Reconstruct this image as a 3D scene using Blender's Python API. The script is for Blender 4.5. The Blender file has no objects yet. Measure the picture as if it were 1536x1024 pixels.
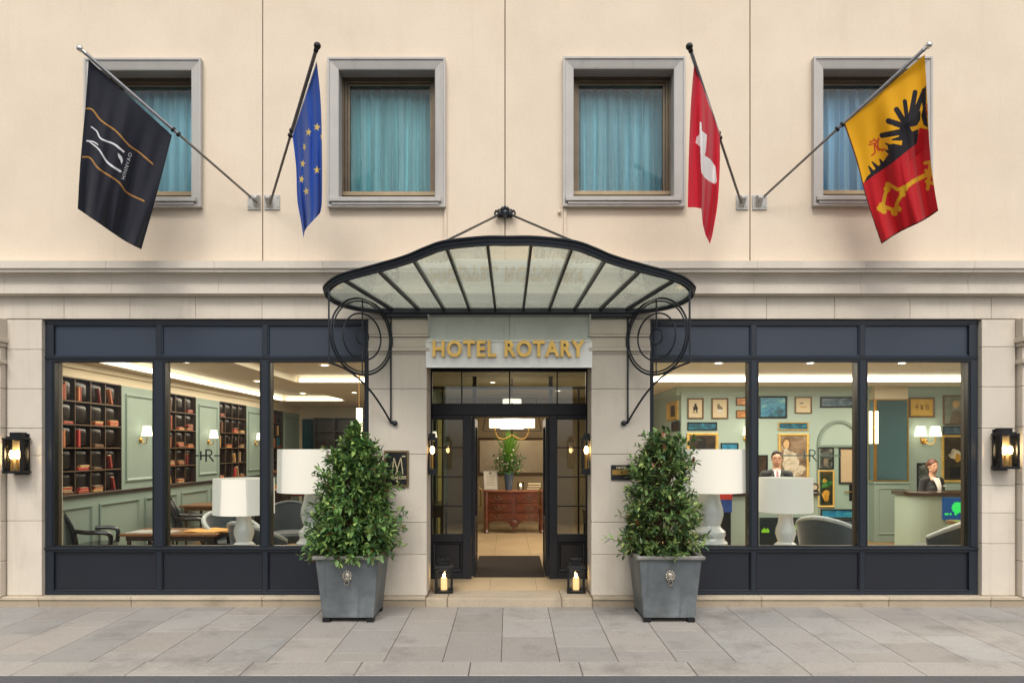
import bpy, bmesh, math, random
import numpy as np
from mathutils import Vector, Matrix
random.seed(11)
SC = bpy.context.scene
C = SC.collection
PI = math.pi
# ---------------------------------------------------------------- measurements
F, D, EH, CX, CY = 1050.0, 8.4, 1.89, 764.0, 672.0      # focal length in photo pixels, camera distance, eye height, vanishing point
def wx(px, y=0.0): return (px - CX) * (D + y) / F
def wz(py, y=0.0): return EH + (CY - py) * (D + y) / F
def srgb(r, g, b):
    f = lambda c: (c / 255 / 12.92) if c / 255 <= 0.04045 else ((c / 255 + 0.055) / 1.055) ** 2.4
    return (f(r), f(g), f(b))
# ---------------------------------------------------------------- materials
def new_mat(name):
    m = bpy.data.materials.new(name); m.use_nodes = True
    nt = m.node_tree; nt.nodes.clear()
    out = nt.nodes.new('ShaderNodeOutputMaterial')
    return m, nt, out
def N(nt, t, **kw):
    n = nt.nodes.new(t)
    for k, v in kw.items():
        if k in n.inputs: n.inputs[k].default_value = v
        else: setattr(n, k, v)
    return n
def mixc(nt, fac, a, b, mode='MIX'):
    n = nt.nodes.new('ShaderNodeMix'); n.data_type = 'RGBA'; n.blend_type = mode
    def put(sock, v):
        if isinstance(v, bpy.types.NodeSocket): nt.links.new(v, sock)
        elif isinstance(v, (int, float)): sock.default_value = v
        else: sock.default_value = (*v[:3], 1)
    put(n.inputs[0], fac); put(n.inputs[6], a); put(n.inputs[7], b)
    return n.outputs[2]
def ramp(nt, sock, a, b):
    n = N(nt, 'ShaderNodeMapRange'); n.clamp = True
    n.inputs['From Min'].default_value = a; n.inputs['From Max'].default_value = b
    nt.links.new(sock, n.inputs['Value']); return n.outputs['Result']
def noise(nt, vec, scale, detail=4, rough=.55, stretch=None):
    if stretch:
        mp = N(nt, 'ShaderNodeMapping'); mp.inputs['Scale'].default_value = stretch
        nt.links.new(vec, mp.inputs['Vector']); vec = mp.outputs['Vector']
    n = N(nt, 'ShaderNodeTexNoise'); n.inputs['Scale'].default_value = scale
    n.inputs['Detail'].default_value = detail; n.inputs['Roughness'].default_value = rough
    nt.links.new(vec, n.inputs['Vector']); return n.outputs['Fac']
def mat(name, col, rough=.5, metal=0., var=.12, scale=4., bump=0., bscale=120., spec=.5, coat=0., stain=None, stain_amt=.5,
        attr=None, fine=0., stretch=None, emis=None, estr=0., sheen=0., bdist=.002, streak=None, streak_amt=.4, specks=0.):
    m, nt, out = new_mat(name)
    p = N(nt, 'ShaderNodeBsdfPrincipled'); nt.links.new(p.outputs[0], out.inputs[0])
    tc = N(nt, 'ShaderNodeTexCoord'); vec = tc.outputs['Object']
    base = None
    if attr:
        a = N(nt, 'ShaderNodeAttribute'); a.attribute_name = attr; base = a.outputs['Color']
    lo = tuple(c * (1 - var) for c in col); hi = tuple(min(1, c * (1 + var)) for c in col)
    f = ramp(nt, noise(nt, vec, scale, 6, .6, stretch), .3, .7)
    c = mixc(nt, f, lo, hi)
    if specks:
        vo = N(nt, 'ShaderNodeTexVoronoi'); vo.inputs['Scale'].default_value = 5.5; nt.links.new(vec, vo.inputs['Vector'])
        f5 = ramp(nt, vo.outputs['Distance'], .10, .07); mu = N(nt, 'ShaderNodeMath', operation='MULTIPLY'); nt.links.new(f5, mu.inputs[0])
        f6 = ramp(nt, noise(nt, vec, 2.1, 2), .48, .60); nt.links.new(f6, mu.inputs[1]); mu2 = N(nt, 'ShaderNodeMath', operation='MULTIPLY'); nt.links.new(mu.outputs[0], mu2.inputs[0]); mu2.inputs[1].default_value = specks
        c = mixc(nt, mu2.outputs[0], c, tuple(x*.45 for x in col))
    if fine:
        f2 = ramp(nt, noise(nt, vec, scale * 40, 3, .7), .3, .7)
        c = mixc(nt, fine, c, mixc(nt, f2, tuple(x * .6 for x in col), tuple(min(1, x * 1.3) for x in col)))
    if base is not None: c = mixc(nt, 1.0, base, c, 'MULTIPLY')
    if stain:
        f3 = ramp(nt, noise(nt, vec, scale * .45, 8, .72), .52, .78)
        mu = N(nt, 'ShaderNodeMath', operation='MULTIPLY'); nt.links.new(f3, mu.inputs[0]); mu.inputs[1].default_value = stain_amt
        c = mixc(nt, mu.outputs[0], c, stain)
    if streak:
        f4 = ramp(nt, noise(nt, vec, 3.0, 5, .6, (3.2, 3.2, .22)), .55, .8)
        mu = N(nt, 'ShaderNodeMath', operation='MULTIPLY'); nt.links.new(f4, mu.inputs[0]); mu.inputs[1].default_value = streak_amt
        c = mixc(nt, mu.outputs[0], c, streak)
    nt.links.new(c, p.inputs['Base Color'])
    rr = N(nt, 'ShaderNodeMapRange'); rr.inputs['To Min'].default_value = max(.02, rough * .85); rr.inputs['To Max'].default_value = min(1, rough * 1.15)
    nt.links.new(noise(nt, vec, scale * 3, 4), rr.inputs['Value']); nt.links.new(rr.outputs[0], p.inputs['Roughness'])
    p.inputs['Metallic'].default_value = metal
    p.inputs['Specular IOR Level'].default_value = spec
    if coat: p.inputs['Coat Weight'].default_value = coat; p.inputs['Coat Roughness'].default_value = .08
    if sheen: p.inputs['Sheen Weight'].default_value = sheen
    if bump:
        b = N(nt, 'ShaderNodeBump'); b.inputs['Strength'].default_value = bump; b.inputs['Distance'].default_value = bdist
        nt.links.new(noise(nt, vec, bscale, 6, .6), b.inputs['Height']); nt.links.new(b.outputs[0], p.inputs['Normal'])
    if emis:
        p.inputs['Emission Color'].default_value = (*emis, 1); p.inputs['Emission Strength'].default_value = estr
    return m
def glow(name, col, strength):
    m, nt, out = new_mat(name)
    e = N(nt, 'ShaderNodeEmission'); e.inputs[0].default_value = (*col, 1); e.inputs[1].default_value = strength
    nt.links.new(e.outputs[0], out.inputs[0]); return m
def glass_mat(name, tint=(1, 1, 1), ior=1.35, rough=0.0, maxf=.6, wob=.0):
    m, nt, out = new_mat(name)
    t = N(nt, 'ShaderNodeBsdfTransparent'); t.inputs[0].default_value = (*tint, 1)
    g = N(nt, 'ShaderNodeBsdfGlossy'); g.inputs['Roughness'].default_value = rough
    fr = N(nt, 'ShaderNodeFresnel'); fr.inputs['IOR'].default_value = ior
    mx = N(nt, 'ShaderNodeMixShader'); nt.links.new(fr.outputs[0], mx.inputs[0])
    nt.links.new(t.outputs[0], mx.inputs[1]); nt.links.new(g.outputs[0], mx.inputs[2]); nt.links.new(mx.outputs[0], out.inputs[0])
    if wob:
        tc = N(nt, 'ShaderNodeTexCoord'); b = N(nt, 'ShaderNodeBump'); b.inputs['Strength'].default_value = wob; b.inputs['Distance'].default_value = .01
        nt.links.new(noise(nt, tc.outputs['Object'], 1.6, 2), b.inputs['Height'])
        nt.links.new(b.outputs[0], g.inputs['Normal'])
    return m
# ---------------------------------------------------------------- mesh builder
class MB:
    def __init__(s): s.v = []; s.f = []; s.sm = []; s.mi = []; s.cur = 0; s.col = []; s.c = None
    def add(s, vs, fs, smooth=False):
        o = len(s.v); s.v += [tuple(q) for q in vs]
        if s.c is not None: s.col += [s.c] * len(vs)
        for f in fs: s.f.append(tuple(i + o for i in f)); s.sm.append(smooth); s.mi.append(s.cur)
        return s
    def box(s, x0, x1, y0, y1, z0, z1):
        x0, x1 = sorted((x0, x1)); y0, y1 = sorted((y0, y1)); z0, z1 = sorted((z0, z1))
        return s.add([(x0,y0,z0),(x1,y0,z0),(x1,y1,z0),(x0,y1,z0),(x0,y0,z1),(x1,y0,z1),(x1,y1,z1),(x0,y1,z1)],
              [(0,3,2,1),(4,5,6,7),(0,1,5,4),(1,2,6,5),(2,3,7,6),(3,0,4,7)])
    def hexa(s, b, t):      # four bottom corners, four top corners
        return s.add(list(b) + list(t), [(0,3,2,1),(4,5,6,7),(0,1,5,4),(1,2,6,5),(2,3,7,6),(3,0,4,7)])
    def obox(s, c, size, M3):
        h = [x / 2 for x in size]; c = Vector(c)
        vs = [c + M3 @ Vector((sx*h[0], sy*h[1], sz*h[2])) for sz in (-1, 1) for sx, sy in ((-1,-1),(1,-1),(1,1),(-1,1))]
        return s.add(vs, [(0,3,2,1),(4,5,6,7),(0,1,5,4),(1,2,6,5),(2,3,7,6),(3,0,4,7)])
    def tube(s, pts, r, n=8, closed=False, smooth=True):
        pts = [Vector(p) for p in pts]; m = len(pts)
        rs = r if isinstance(r, (list, tuple)) else [r] * m
        vs = []; up = None
        for i, p in enumerate(pts):
            if closed: t = pts[(i+1) % m] - pts[i-1]
            else: t = pts[min(i+1, m-1)] - pts[max(i-1, 0)]
            t.normalize()
            if up is None:
                a = Vector((0, 0, 1)) if abs(t.z) < .9 else Vector((1, 0, 0))
                up = (a - t * a.dot(t)).normalized()
            else:
                up = (up - t * up.dot(t)); up = up.normalized() if up.length > 1e-6 else t.orthogonal().normalized()
            b = t.cross(up)
            for k in range(n):
                a = 2 * PI * k / n; vs.append(p + (up * math.cos(a) + b * math.sin(a)) * rs[i])
        fs = []
        for i in range(m if closed else m - 1):
            j = (i + 1) % m
            for k in range(n):
                l = (k + 1) % n; fs.append((i*n+k, i*n+l, j*n+l, j*n+k))
        s.add(vs, fs, smooth)
        if not closed:
            o = len(s.v) - len(vs)
            s.f.append(tuple(o + k for k in range(n))[::-1]); s.sm.append(False); s.mi.append(s.cur)
            s.f.append(tuple(o + (m-1)*n + k for k in range(n))); s.sm.append(False); s.mi.append(s.cur)
        return s
    def lathe(s, prof, cx=0, cy=0, z0=0, n=24, sx=1, sy=1, a0=0, a1=2*PI):
        full = abs(a1 - a0 - 2*PI) < 1e-6; cols = n if full else n + 1
        vs = [(cx + r*sx*math.cos(a0 + (a1-a0)*k/n), cy + r*sy*math.sin(a0 + (a1-a0)*k/n), z0 + z) for r, z in prof for k in range(cols)]
        fs = []
        for i in range(len(prof) - 1):
            for k in range(n):
                l = (k + 1) % cols; fs.append((i*cols+k, i*cols+l, (i+1)*cols+l, (i+1)*cols+k))
        return s.add(vs, fs, True)
    def ball(s, c, r, n=14, m=9, M3=None):
        rx, ry, rz = r if isinstance(r, (tuple, list)) else (r, r, r)
        vs = []; fs = []
        for i in range(m + 1):
            th = PI * i / m
            for k in range(n):
                a = 2*PI*k/n; q = Vector((rx*math.sin(th)*math.cos(a), ry*math.sin(th)*math.sin(a), rz*math.cos(th)))
                if M3 is not None: q = M3 @ q
                vs.append(Vector(c) + q)
        for i in range(m):
            for k in range(n):
                l = (k+1) % n; fs.append((i*n+k, (i+1)*n+k, (i+1)*n+l, i*n+l))
        return s.add(vs, fs, True)
    def ring(s, c, R, r, u, w, n=40, m=8):
        c, u, w = Vector(c), Vector(u).normalized(), Vector(w).normalized()
        return s.tube([c + (u*math.cos(2*PI*k/n) + w*math.sin(2*PI*k/n))*R for k in range(n)], r, m, True)
    def prism(s, poly, fn):     # polygon of (a, b), fn(a, b, t) -> point for t in (0, 1)
        n = len(poly)
        vs = [fn(a, b, 0) for a, b in poly] + [fn(a, b, 1) for a, b in poly]
        fs = [tuple(range(n))[::-1], tuple(range(n, 2*n))] + [(i, (i+1) % n, n + (i+1) % n, n + i) for i in range(n)]
        return s.add(vs, fs)
    def sweep(s, prof, path, side, closed=False, pclosed=True, smooth=True):
        # prof of (out, up); path points; side(i) -> outward unit vector
        m, n = len(path), len(prof); vs = []
        for i, p in enumerate(path):
            o = Vector(side(i))
            for a, b in prof: vs.append(Vector(p) + o * a + Vector((0, 0, b)))
        fs = []
        for i in range(m if closed else m - 1):
            j = (i+1) % m
            for k in range(n if pclosed else n - 1):
                l = (k+1) % n; fs.append((i*n+k, i*n+l, j*n+l, j*n+k))
        if not closed and pclosed: fs += [tuple(range(n)), tuple(range((m-1)*n, m*n))]
        return s.add(vs, fs, smooth)
    def loop_frame(s, x0, x1, z0, z1, prof, fn=None):
        # mitred rectangular frame; prof of (inset, depth)
        fn = fn or (lambda a, d, b: (a, d, b)); n = len(prof); vs = []
        for sx, sz in ((0, 0), (1, 0), (1, 1), (0, 1)):
            for i, d in prof:
                vs.append(fn(x1 - i if sx else x0 + i, d, z1 - i if sz else z0 + i))
        fs = [(c*n+k, c*n+k+1, ((c+1) % 4)*n+k+1, ((c+1) % 4)*n+k) for c in range(4) for k in range(n-1)]
        return s.add(vs, fs)
    def grid(s, fn, nu, nv, smooth=True):
        vs = [fn(i/nu, j/nv) for j in range(nv+1) for i in range(nu+1)]
        fs = [(j*(nu+1)+i, j*(nu+1)+i+1, (j+1)*(nu+1)+i+1, (j+1)*(nu+1)+i) for j in range(nv) for i in range(nu)]
        return s.add(vs, fs, smooth)
    def text(s, txt, size, fn, extrude=.0, offset=0., space=1.0, align='CENTER'):
        cu = bpy.data.curves.new('lettering', 'FONT'); cu.body = txt; cu.size = size; cu.extrude = extrude; cu.offset = offset
        cu.space_character = space; cu.align_x = align; cu.align_y = 'CENTER'; cu.resolution_u = 4
        ob = bpy.data.objects.new('lettering', cu); C.objects.link(ob)
        dg = bpy.context.evaluated_depsgraph_get(); me = bpy.data.meshes.new_from_object(ob.evaluated_get(dg))
        s.add([fn(v.co.x, v.co.y, v.co.z) for v in me.vertices], [tuple(p.vertices) for p in me.polygons])
        bpy.data.objects.remove(ob); bpy.data.curves.remove(cu); bpy.data.meshes.remove(me); return s
    def build(s, name, mats, parent=None, bevel=0, loc=None, angle=40, fix=True):
        if not isinstance(mats, (list, tuple)): mats = [mats]
        o = Vector(ORI.get(root_of(parent).name, (0, 0, 0))) if parent is not None else Vector(loc or (0, 0, 0))
        me = bpy.data.meshes.new(name)
        me.from_pydata([Vector(v) - o for v in s.v], [], s.f)
        for m in mats: me.materials.append(m)
        me.polygons.foreach_set('use_smooth', s.sm); me.polygons.foreach_set('material_index', s.mi)
        if s.col and len(s.col) == len(s.v):
            a = me.color_attributes.new('Col', 'FLOAT_COLOR', 'POINT')
            a.data.foreach_set('color', [x for c in s.col for x in (*c[:3], 1)])
        if bevel or fix:
            bm = bmesh.new(); bm.from_mesh(me)
            if fix: bmesh.ops.recalc_face_normals(bm, faces=bm.faces)
            if bevel:
                es = [e for e in bm.edges if len(e.link_faces) == 2 and e.calc_face_angle(0) > .6]
                bmesh.ops.bevel(bm, geom=es, offset=bevel, segments=1, affect='EDGES', clamp_overlap=True)
            bm.to_mesh(me); bm.free()
        if any(s.sm): me.set_sharp_from_angle(angle=math.radians(angle))
        ob = bpy.data.objects.new(name, me); C.objects.link(ob)
        if parent is not None: ob.parent = parent
        else: ob.location = o; ORI[ob.name] = tuple(o)
        return ob
ORI = {}
def root_of(o):
    while o.parent is not None: o = o.parent
    return o
def tag(o, label=None, cat=None, group=None, kind=None):
    if label: o['label'] = label
    if cat: o['category'] = cat
    if group: o['group'] = group
    if kind: o['kind'] = kind
    return o
def thing(name, loc, label, cat, group=None, local=False, rz=0.):
    o = bpy.data.objects.new(name, None); o.empty_display_size = .1; C.objects.link(o); o.location = loc
    if rz: o.rotation_euler.z = rz
    ORI[o.name] = (0, 0, 0) if local else tuple(loc)
    return tag(o, label, cat, group)
def copy_tree(o, parent=None):
    c = o.copy(); C.objects.link(c); c.parent = parent
    for ch in list(o.children): copy_tree(ch, c)
    return c
def again(o, loc, label, rz=None, scale=None):
    c = copy_tree(o); c.location = loc; c['label'] = label
    if rz is not None: c.rotation_euler.z = rz
    if scale: c.scale = scale
    ORI[c.name] = tuple(loc); return c
def struct(o): o['kind'] = 'structure'; return o
def B(x0, x1, y0, y1, z0, z1): return MB().box(x0, x1, y0, y1, z0, z1)
def smooth_path(pts, n=6, closed=False):
    pts = [Vector(p) for p in pts]; m = len(pts); out = []
    for i in range(m if closed else m - 1):
        g = lambda k: pts[k % m] if closed else pts[max(0, min(m-1, k))]
        a, b, c, d = g(i-1), g(i), g(i+1), g(i+2)
        for k in range(n):
            t = k / n
            out.append(.5*((2*b) + (c-a)*t + (2*a-5*b+4*c-d)*t*t + (3*b-a-3*c+d)*t**3))
    if not closed: out.append(pts[-1])
    return out
def RZ(a): return Matrix.Rotation(a, 3, 'Z')
def RX(a): return Matrix.Rotation(a, 3, 'X')
def RY(a): return Matrix.Rotation(a, 3, 'Y')
# ---------------------------------------------------------------- palette
m_stucco = mat('stucco', srgb(219, 203, 181), .85, var=.06, scale=1.1, bump=.5, bscale=110, stain=srgb(206, 178, 148), stain_amt=.35, streak=srgb(200, 176, 148), streak_amt=.22, fine=.14)
m_stone = mat('limestone', srgb(204, 194, 179), .8, var=.07, scale=2.2, bump=.3, bscale=140, stain=srgb(158, 144, 124), stain_amt=.35, fine=.22, attr='Col', streak=srgb(150, 138, 122), streak_amt=.28)
m_cornice = mat('cornice_stone', srgb(208, 198, 183), .8, var=.06, scale=1.6, bump=.25, bscale=110, stain=srgb(140, 128, 112), stain_amt=.3, fine=.15)
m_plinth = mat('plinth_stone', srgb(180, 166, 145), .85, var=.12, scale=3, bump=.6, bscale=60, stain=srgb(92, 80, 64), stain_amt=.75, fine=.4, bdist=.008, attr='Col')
m_joint = mat('joint', srgb(120, 104, 86), .9, var=.15)
m_surround = mat('grey_window_stone', srgb(178, 174, 168), .6, var=.06, scale=3, bump=.1, streak=srgb(120, 116, 110), streak_amt=.3)
m_bronze = mat('bronze', srgb(104, 92, 76), .42, .6, var=.15, scale=5)
m_bronze_lt = mat('bronze_rail', srgb(150, 132, 104), .45, .4, var=.15, scale=5)
m_navy = mat('navy_paint', srgb(25, 32, 41), .42, var=.06, scale=2, bump=.06, bscale=30, spec=.45)
m_navy_panel = mat('navy_panel', srgb(46, 55, 68), .45, var=.07, scale=1.3, bump=.05, bscale=24, spec=.45)
m_char = mat('charcoal_paint', srgb(28, 31, 39), .42, var=.09, scale=1.6, bump=.06, bscale=30, spec=.4)
m_iron = mat('black_iron', srgb(36, 40, 47), .42, .2, var=.25, scale=9, bump=.2, bscale=60)
m_black = mat('black_metal', srgb(22, 23, 25), .4, .3, var=.3, scale=9, bump=.1)
m_pane = glass_mat('shop_glass', (.95, .97, .96), 1.26, 0, wob=.03)
m_pane_up = glass_mat('bedroom_glass', (.93, .98, .99), 1.33, 0, wob=.05)
m_pane_door = glass_mat('door_glass', (.66, .69, .68), 1.75, 0, wob=.03)
m_lglass = glass_mat('lantern_glass', (.97, .97, .95), 1.3, .02)
m_gold = mat('gold_leaf', srgb(216, 176, 92), .34, .5, var=.15, scale=12, bump=.1)
m_brass = mat('brass', srgb(190, 150, 80), .3, .9, var=.15, scale=10)
m_white = mat('white_ceramic', srgb(228, 226, 220), .22, var=.03, coat=.5)
m_steel = mat('brushed_steel', srgb(150, 150, 152), .3, .85, var=.15, scale=20)
m_chrome = mat('chrome', srgb(225, 222, 215), .15, .95, var=.05)
m_jamb = mat('brown_jamb', srgb(70, 60, 50), .5, var=.2)
m_dark = mat('dark_void', srgb(30, 28, 26), .8, var=.2)
# ================================================================ GROUND
SL = .02                       # the pavement falls two per cent towards the road
def gz(y): return SL * min(0, y)
KERB = -2.41
paving = MB()
rnd = random.Random(5)
w = .532; x0c = wx(755 - .4, -.1)
for k in range(-14, 15):
    xa = x0c + k * w; xb = xa + w
    y = -.06 - rnd.choice((0, .12, .3, .45)); first = True
    cuts = [-.04]
    while cuts[-1] > -2.06: cuts.append(cuts[-1] - (rnd.uniform(.2, .62) if first else rnd.uniform(.55, .95))); first = False
    cuts = [c for c in cuts if c > -1.9] + [-2.06]
    for a, b in zip(cuts, cuts[1:]):
        t = rnd.gauss(1, .045); t *= .9 if rnd.random() < .22 else 1
        wm = rnd.uniform(-.03, .03)
        paving.c = (t*(1+wm), t, t*(1-wm))
        g = .003
        paving.hexa([(xa+g, b+g, gz(b)-.05), (xb-g, b+g, gz(b)-.05), (xb-g, a-g, gz(a)-.05), (xa+g, a-g, gz(a)-.05)],
                    [(xa+g, b+g, gz(b)), (xb-g, b+g, gz(b)), (xb-g, a-g, gz(a)), (xa+g, a-g, gz(a))])
m_pave = mat('paving_stone', srgb(155, 150, 144), .78, var=.13, scale=2.6, bump=.5, bscale=70, stain=srgb(92, 88, 82), stain_amt=.85, fine=.75, attr='Col', bdist=.006, specks=.6)
struct(paving.build('pavement', m_pave, bevel=.003))
kerb = MB()
for k in range(-9, 10):
    xa = -.35 + k * .98; t = rnd.gauss(1.05, .04); kerb.c = (t*1.01, t, t*.98)
    kerb.hexa([(xa+.003, KERB, -.25), (xa+.977, KERB, -.25), (xa+.977, -2.064, -.25), (xa+.003, -2.064, -.25)],
              [(xa+.003, KERB, gz(KERB)), (xa+.977, KERB, gz(KERB)), (xa+.977, -2.064, gz(-2.064)), (xa+.003, -2.064, gz(-2.064))])
struct(kerb.build('kerb', m_pave, bevel=.006))
m_bed = mat('mortar', srgb(84, 76, 66), .95, var=.2, scale=20)
struct(MB().hexa([(-9, -2.06, -.2), (9, -2.06, -.2), (9, 0, -.2), (-9, 0, -.2)], [(-9, -2.06, gz(-2.06)-.008), (9, -2.06, gz(-2.06)-.008), (9, 0, -.008), (-9, 0, -.008)]).build('pavement_bed', m_bed))
m_asph = mat('asphalt', srgb(86, 86, 88), .9, var=.15, scale=1.2, bump=1.0, bscale=160, fine=.65, bdist=.006)
struct(MB().add([(-120, -120, -.056), (120, -120, -.056), (120, KERB + .004, -.056), (-120, KERB + .004, -.056)], [(0, 1, 2, 3)]).build('road', m_asph))
struct(MB().add([(-150, -150, -.3), (150, -150, -.3), (150, 150, -.3), (-150, 150, -.3)], [(0, 1, 2, 3)]).build('ground', m_asph))
# ================================================================ HOTEL
hotel = thing('hotel_building', (0, 0, 0), 'cream rendered hotel front with grey framed windows above dark shopfronts', 'hotel')
ZT = 8.6
XW = 9.8
def px_rect(a, y):          # (x0, y0, x1, y1) in photo pixels -> x0, x1, z0, z1
    return wx(a[0], y), wx(a[2], y), wz(a[3], y), wz(a[1], y)
WIN = [(131, 92, 305, 313), (493, 91, 669, 313), (844, 90, 1026, 312), (1217, 90, 1394, 311)]
zs0 = wz(391, -.22)
def hole_wall(mb, x0, x1, z0, z1, holes, y0, y1):
    xs = sorted({x0, x1, *[h for a in holes for h in a[:2]]}); zs = sorted({z0, z1, *[h for a in holes for h in a[2:]]})
    inside = lambda x, z: any(a[0] < x < a[1] and a[2] < z < a[3] for a in holes)
    for a, b in zip(xs, xs[1:]):
        for c, d in zip(zs, zs[1:]):
            if not inside((a+b)/2, (c+d)/2): mb.add([(a, y0, c), (b, y0, c), (b, y0, d), (a, y0, d)], [(0, 1, 2, 3)])
    for a, b, c, d in holes:
        mb.add([(a,y0,c),(b,y0,c),(b,y0,d),(a,y0,d),(a,y1,c),(b,y1,c),(b,y1,d),(a,y1,d)], [(0,1,5,4),(1,2,6,5),(2,3,7,6),(3,0,4,7)])
    for a in (x0, x1): mb.add([(a, y0, z0), (a, y0+.03, z0), (a, y0+.03, z1), (a, y0, z1)], [(0, 1, 2, 3)])
wall = MB()
joints = [-XW, wx(394), wx(757.5), wx(1125), XW]
wr = [px_rect(a, 0) for a in WIN]
for i in range(4):
    a, b = joints[i] + .007, joints[i+1] - .007
    hs = [(r[0]+.05, r[1]-.05, r[2]+.05, r[3]-.05) for r in wr if a < r[0] < b]
    hole_wall(wall, a, b, zs0 - .3, ZT, hs, 0, .5)
wall.build('upper_wall', m_stucco, hotel)
for j in joints[1:-1]: B(j - .03, j + .03, .012, .03, zs0 - .3, ZT).build('wall_joint', m_joint, hotel)
cur_cols = [srgb(176, 220, 228), srgb(178, 224, 224), srgb(176, 220, 226), srgb(170, 210, 234)]
clab = ['teal pleated curtain in the bedroom window behind the black flag', 'teal pleated curtain in the bedroom window beside the starred blue flag',
        'teal pleated curtain in the bedroom window beside the red and white flag', 'blue teal pleated curtain in the bedroom window behind the yellow and red flag']
m_roomback = mat('bedroom_dark', srgb(70, 66, 60), .9)
for i, (x0, x1, z0, z1) in enumerate(wr):
    bt = .128
    f = MB()
    f.loop_frame(x0, x1, z0, z1, [(bt, .17), (bt, .145), (bt+.025, .145), (bt+.03, .165), (bt+.055, .165), (bt+.06, .185), (bt+.085, .185), (bt+.085, .25)])
    win = f.build('bedroom_window', m_bronze, hotel)
    rl = MB().box(x0+bt+.004, x1-bt-.004, .125, .18, z0+bt+.075, z0+bt+.125).box(x0+bt+.02, x1-bt-.02, .14, .18, z0+bt+.02, z0+bt+.073)
    for xx in (x0+bt+.06, x1-bt-.06): rl.ball((xx, .138, z0+bt+.048), .014, 8, 5)
    rl.build('lower_rail', m_bronze_lt, win, bevel=.003)
    s = MB()
    s.loop_frame(x0, x1, z0, z1, [(0, .004), (0, -.075), (.022, -.075), (.03, -.062), (.05, -.058), (bt-.012, -.04), (bt, -.034), (bt, .2)])
    s.build('surround', m_surround, win)
    sill = MB().hexa([(x0+.03, -.105, z0+.055), (x1-.05, -.105, z0+.055), (x1-.05, .14, z0+.055), (x0+.03, .14, z0+.055)],
                     [(x0+.03, -.105, z0+.105), (x1-.05, -.105, z0+.105), (x1-.05, .14, z0+.14), (x0+.03, .14, z0+.14)])
    sill.box(x0+.055, x1-.075, -.088, -.05, z0+.02, z0+.053)
    sill.build('sill', m_surround, win, bevel=.004)
    p = bt + .085
    B(x0+p-.01, x1-p+.01, .20, .206, z0+p-.01, z1-p+.01).build('pane', m_pane_up, win)
    B(x0-.2, x1+.2, 1.0, 1.05, z0-.2, z1+.2).build('room_wall', m_roomback, win)
    mc = mat('curtain_cloth', cur_cols[i], .85, var=.2, scale=1.5, stretch=(6, 1, .3), sheen=.2)
    rc = random.Random(i+3); ph = [rc.uniform(0, 6) for _ in range(6)]
    xa, xb = x0+p-.22, x1-p+.22; gap = (None, .66, .55, None)[i]
    def cf(u, v):
        amp = .042 + .016*math.sin(4*u+ph[0])
        q = math.sin(u*72+ph[1]+.5*math.sin(u*9+ph[2])) + .5*math.sin(u*132+ph[3]) + .25*math.sin(u*30+v*1.5+ph[4])
        d = .05*(1/(1+math.exp(-(u-gap)*60))) if gap else 0
        return (xa + (xb-xa)*u + .004*math.sin(v*5+u*20), .40 + amp*q*(.7+.3*v) + d, z1-p+.04 + (z0-z1+2*p-.08)*v)
    tag(MB().grid(cf, 220, 14).build('curtain', mc, loc=((x0+x1)/2, .4, z0)), clab[i], 'curtain', 'curtains in the bedroom windows')
# slim conduits under the two middle windows
cd = MB().box(wx(669)-.02, wx(669)+.012, -.03, 0.005, zs0, wr[1][2]-.01); cd.build('conduit', mat('conduit_paint', srgb(208, 192, 170), .6), hotel)
cd = MB().box(wx(847)-.012, wx(847)+.02, -.03, 0.005, zs0, wr[2][2]-.01); cd.ball((wx(839), -.02, wz(319)), .022); cd.build('conduit', mat('conduit_paint', srgb(208, 192, 170), .6), hotel)
# cornice: profile (y, z) from the top, swept along x
pr = [(.0, zs0), (-.22, zs0), (-.22, wz(402, -.22)), (-.20, wz(404, -.2)), (-.195, wz(408, -.195))]
for k in range(7):
    t = k/6; pr.append((-.185 + .10*math.sin(t*PI/2), wz(409 + 15*(1-math.cos(t*PI/2)), -.15)))
pr += [(-.10, wz(426, -.1)), (-.10, wz(440, -.10)), (-.02, wz(443, -.08)), (.0, wz(443, -.08))]
def extrude_x(mb, prof, x0, x1):
    n = len(prof)
    mb.add([(x0, *q) for q in prof] + [(x1, *q) for q in prof], [(i, i+1, n+i+1, n+i) for i in range(n-1)] + [tuple(range(n)), tuple(range(n, 2*n))])
co = MB(); rc = random.Random(2); x = -XW
while x < XW:
    nx = min(XW, x + 1.27); extrude_x(co, pr, x + .0015, nx - .0015); x = nx
co.build('cornice', m_cornice, hotel)
def blocks(mb, x0, x1, y0, y1, cuts, rr, gap=.004):
    for a, b in zip(cuts, cuts[1:]):
        t = rr.gauss(1, .035); mb.c = (t*1.005, t, t*.99)
        mb.box(x0, x1, y0, y1, a + gap/2, b - gap/2)
fr = MB(); zf0, zf1 = wz(478), wz(443, -.08)
xs = [-XW] + [wx(q) for q in (-250, -120, 96, 195, 293, 393, 492, 602, 925, 1033, 1150, 1252, 1365, 1487, 1600)] + [XW]
rb = random.Random(4)
for a, b in zip(xs, xs[1:]):
    t = rb.gauss(1.0, .03); fr.c = (t*1.005, t, t*.985); fr.box(a+.002, b-.002, 0, .3, zf0, zf1)
fr.build('frieze', m_stone, hotel, bevel=.003)
B(-XW, XW, .015, .05, zf0 + .01, zf1 + .2).build('frieze_backing', m_joint, hotel)
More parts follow.
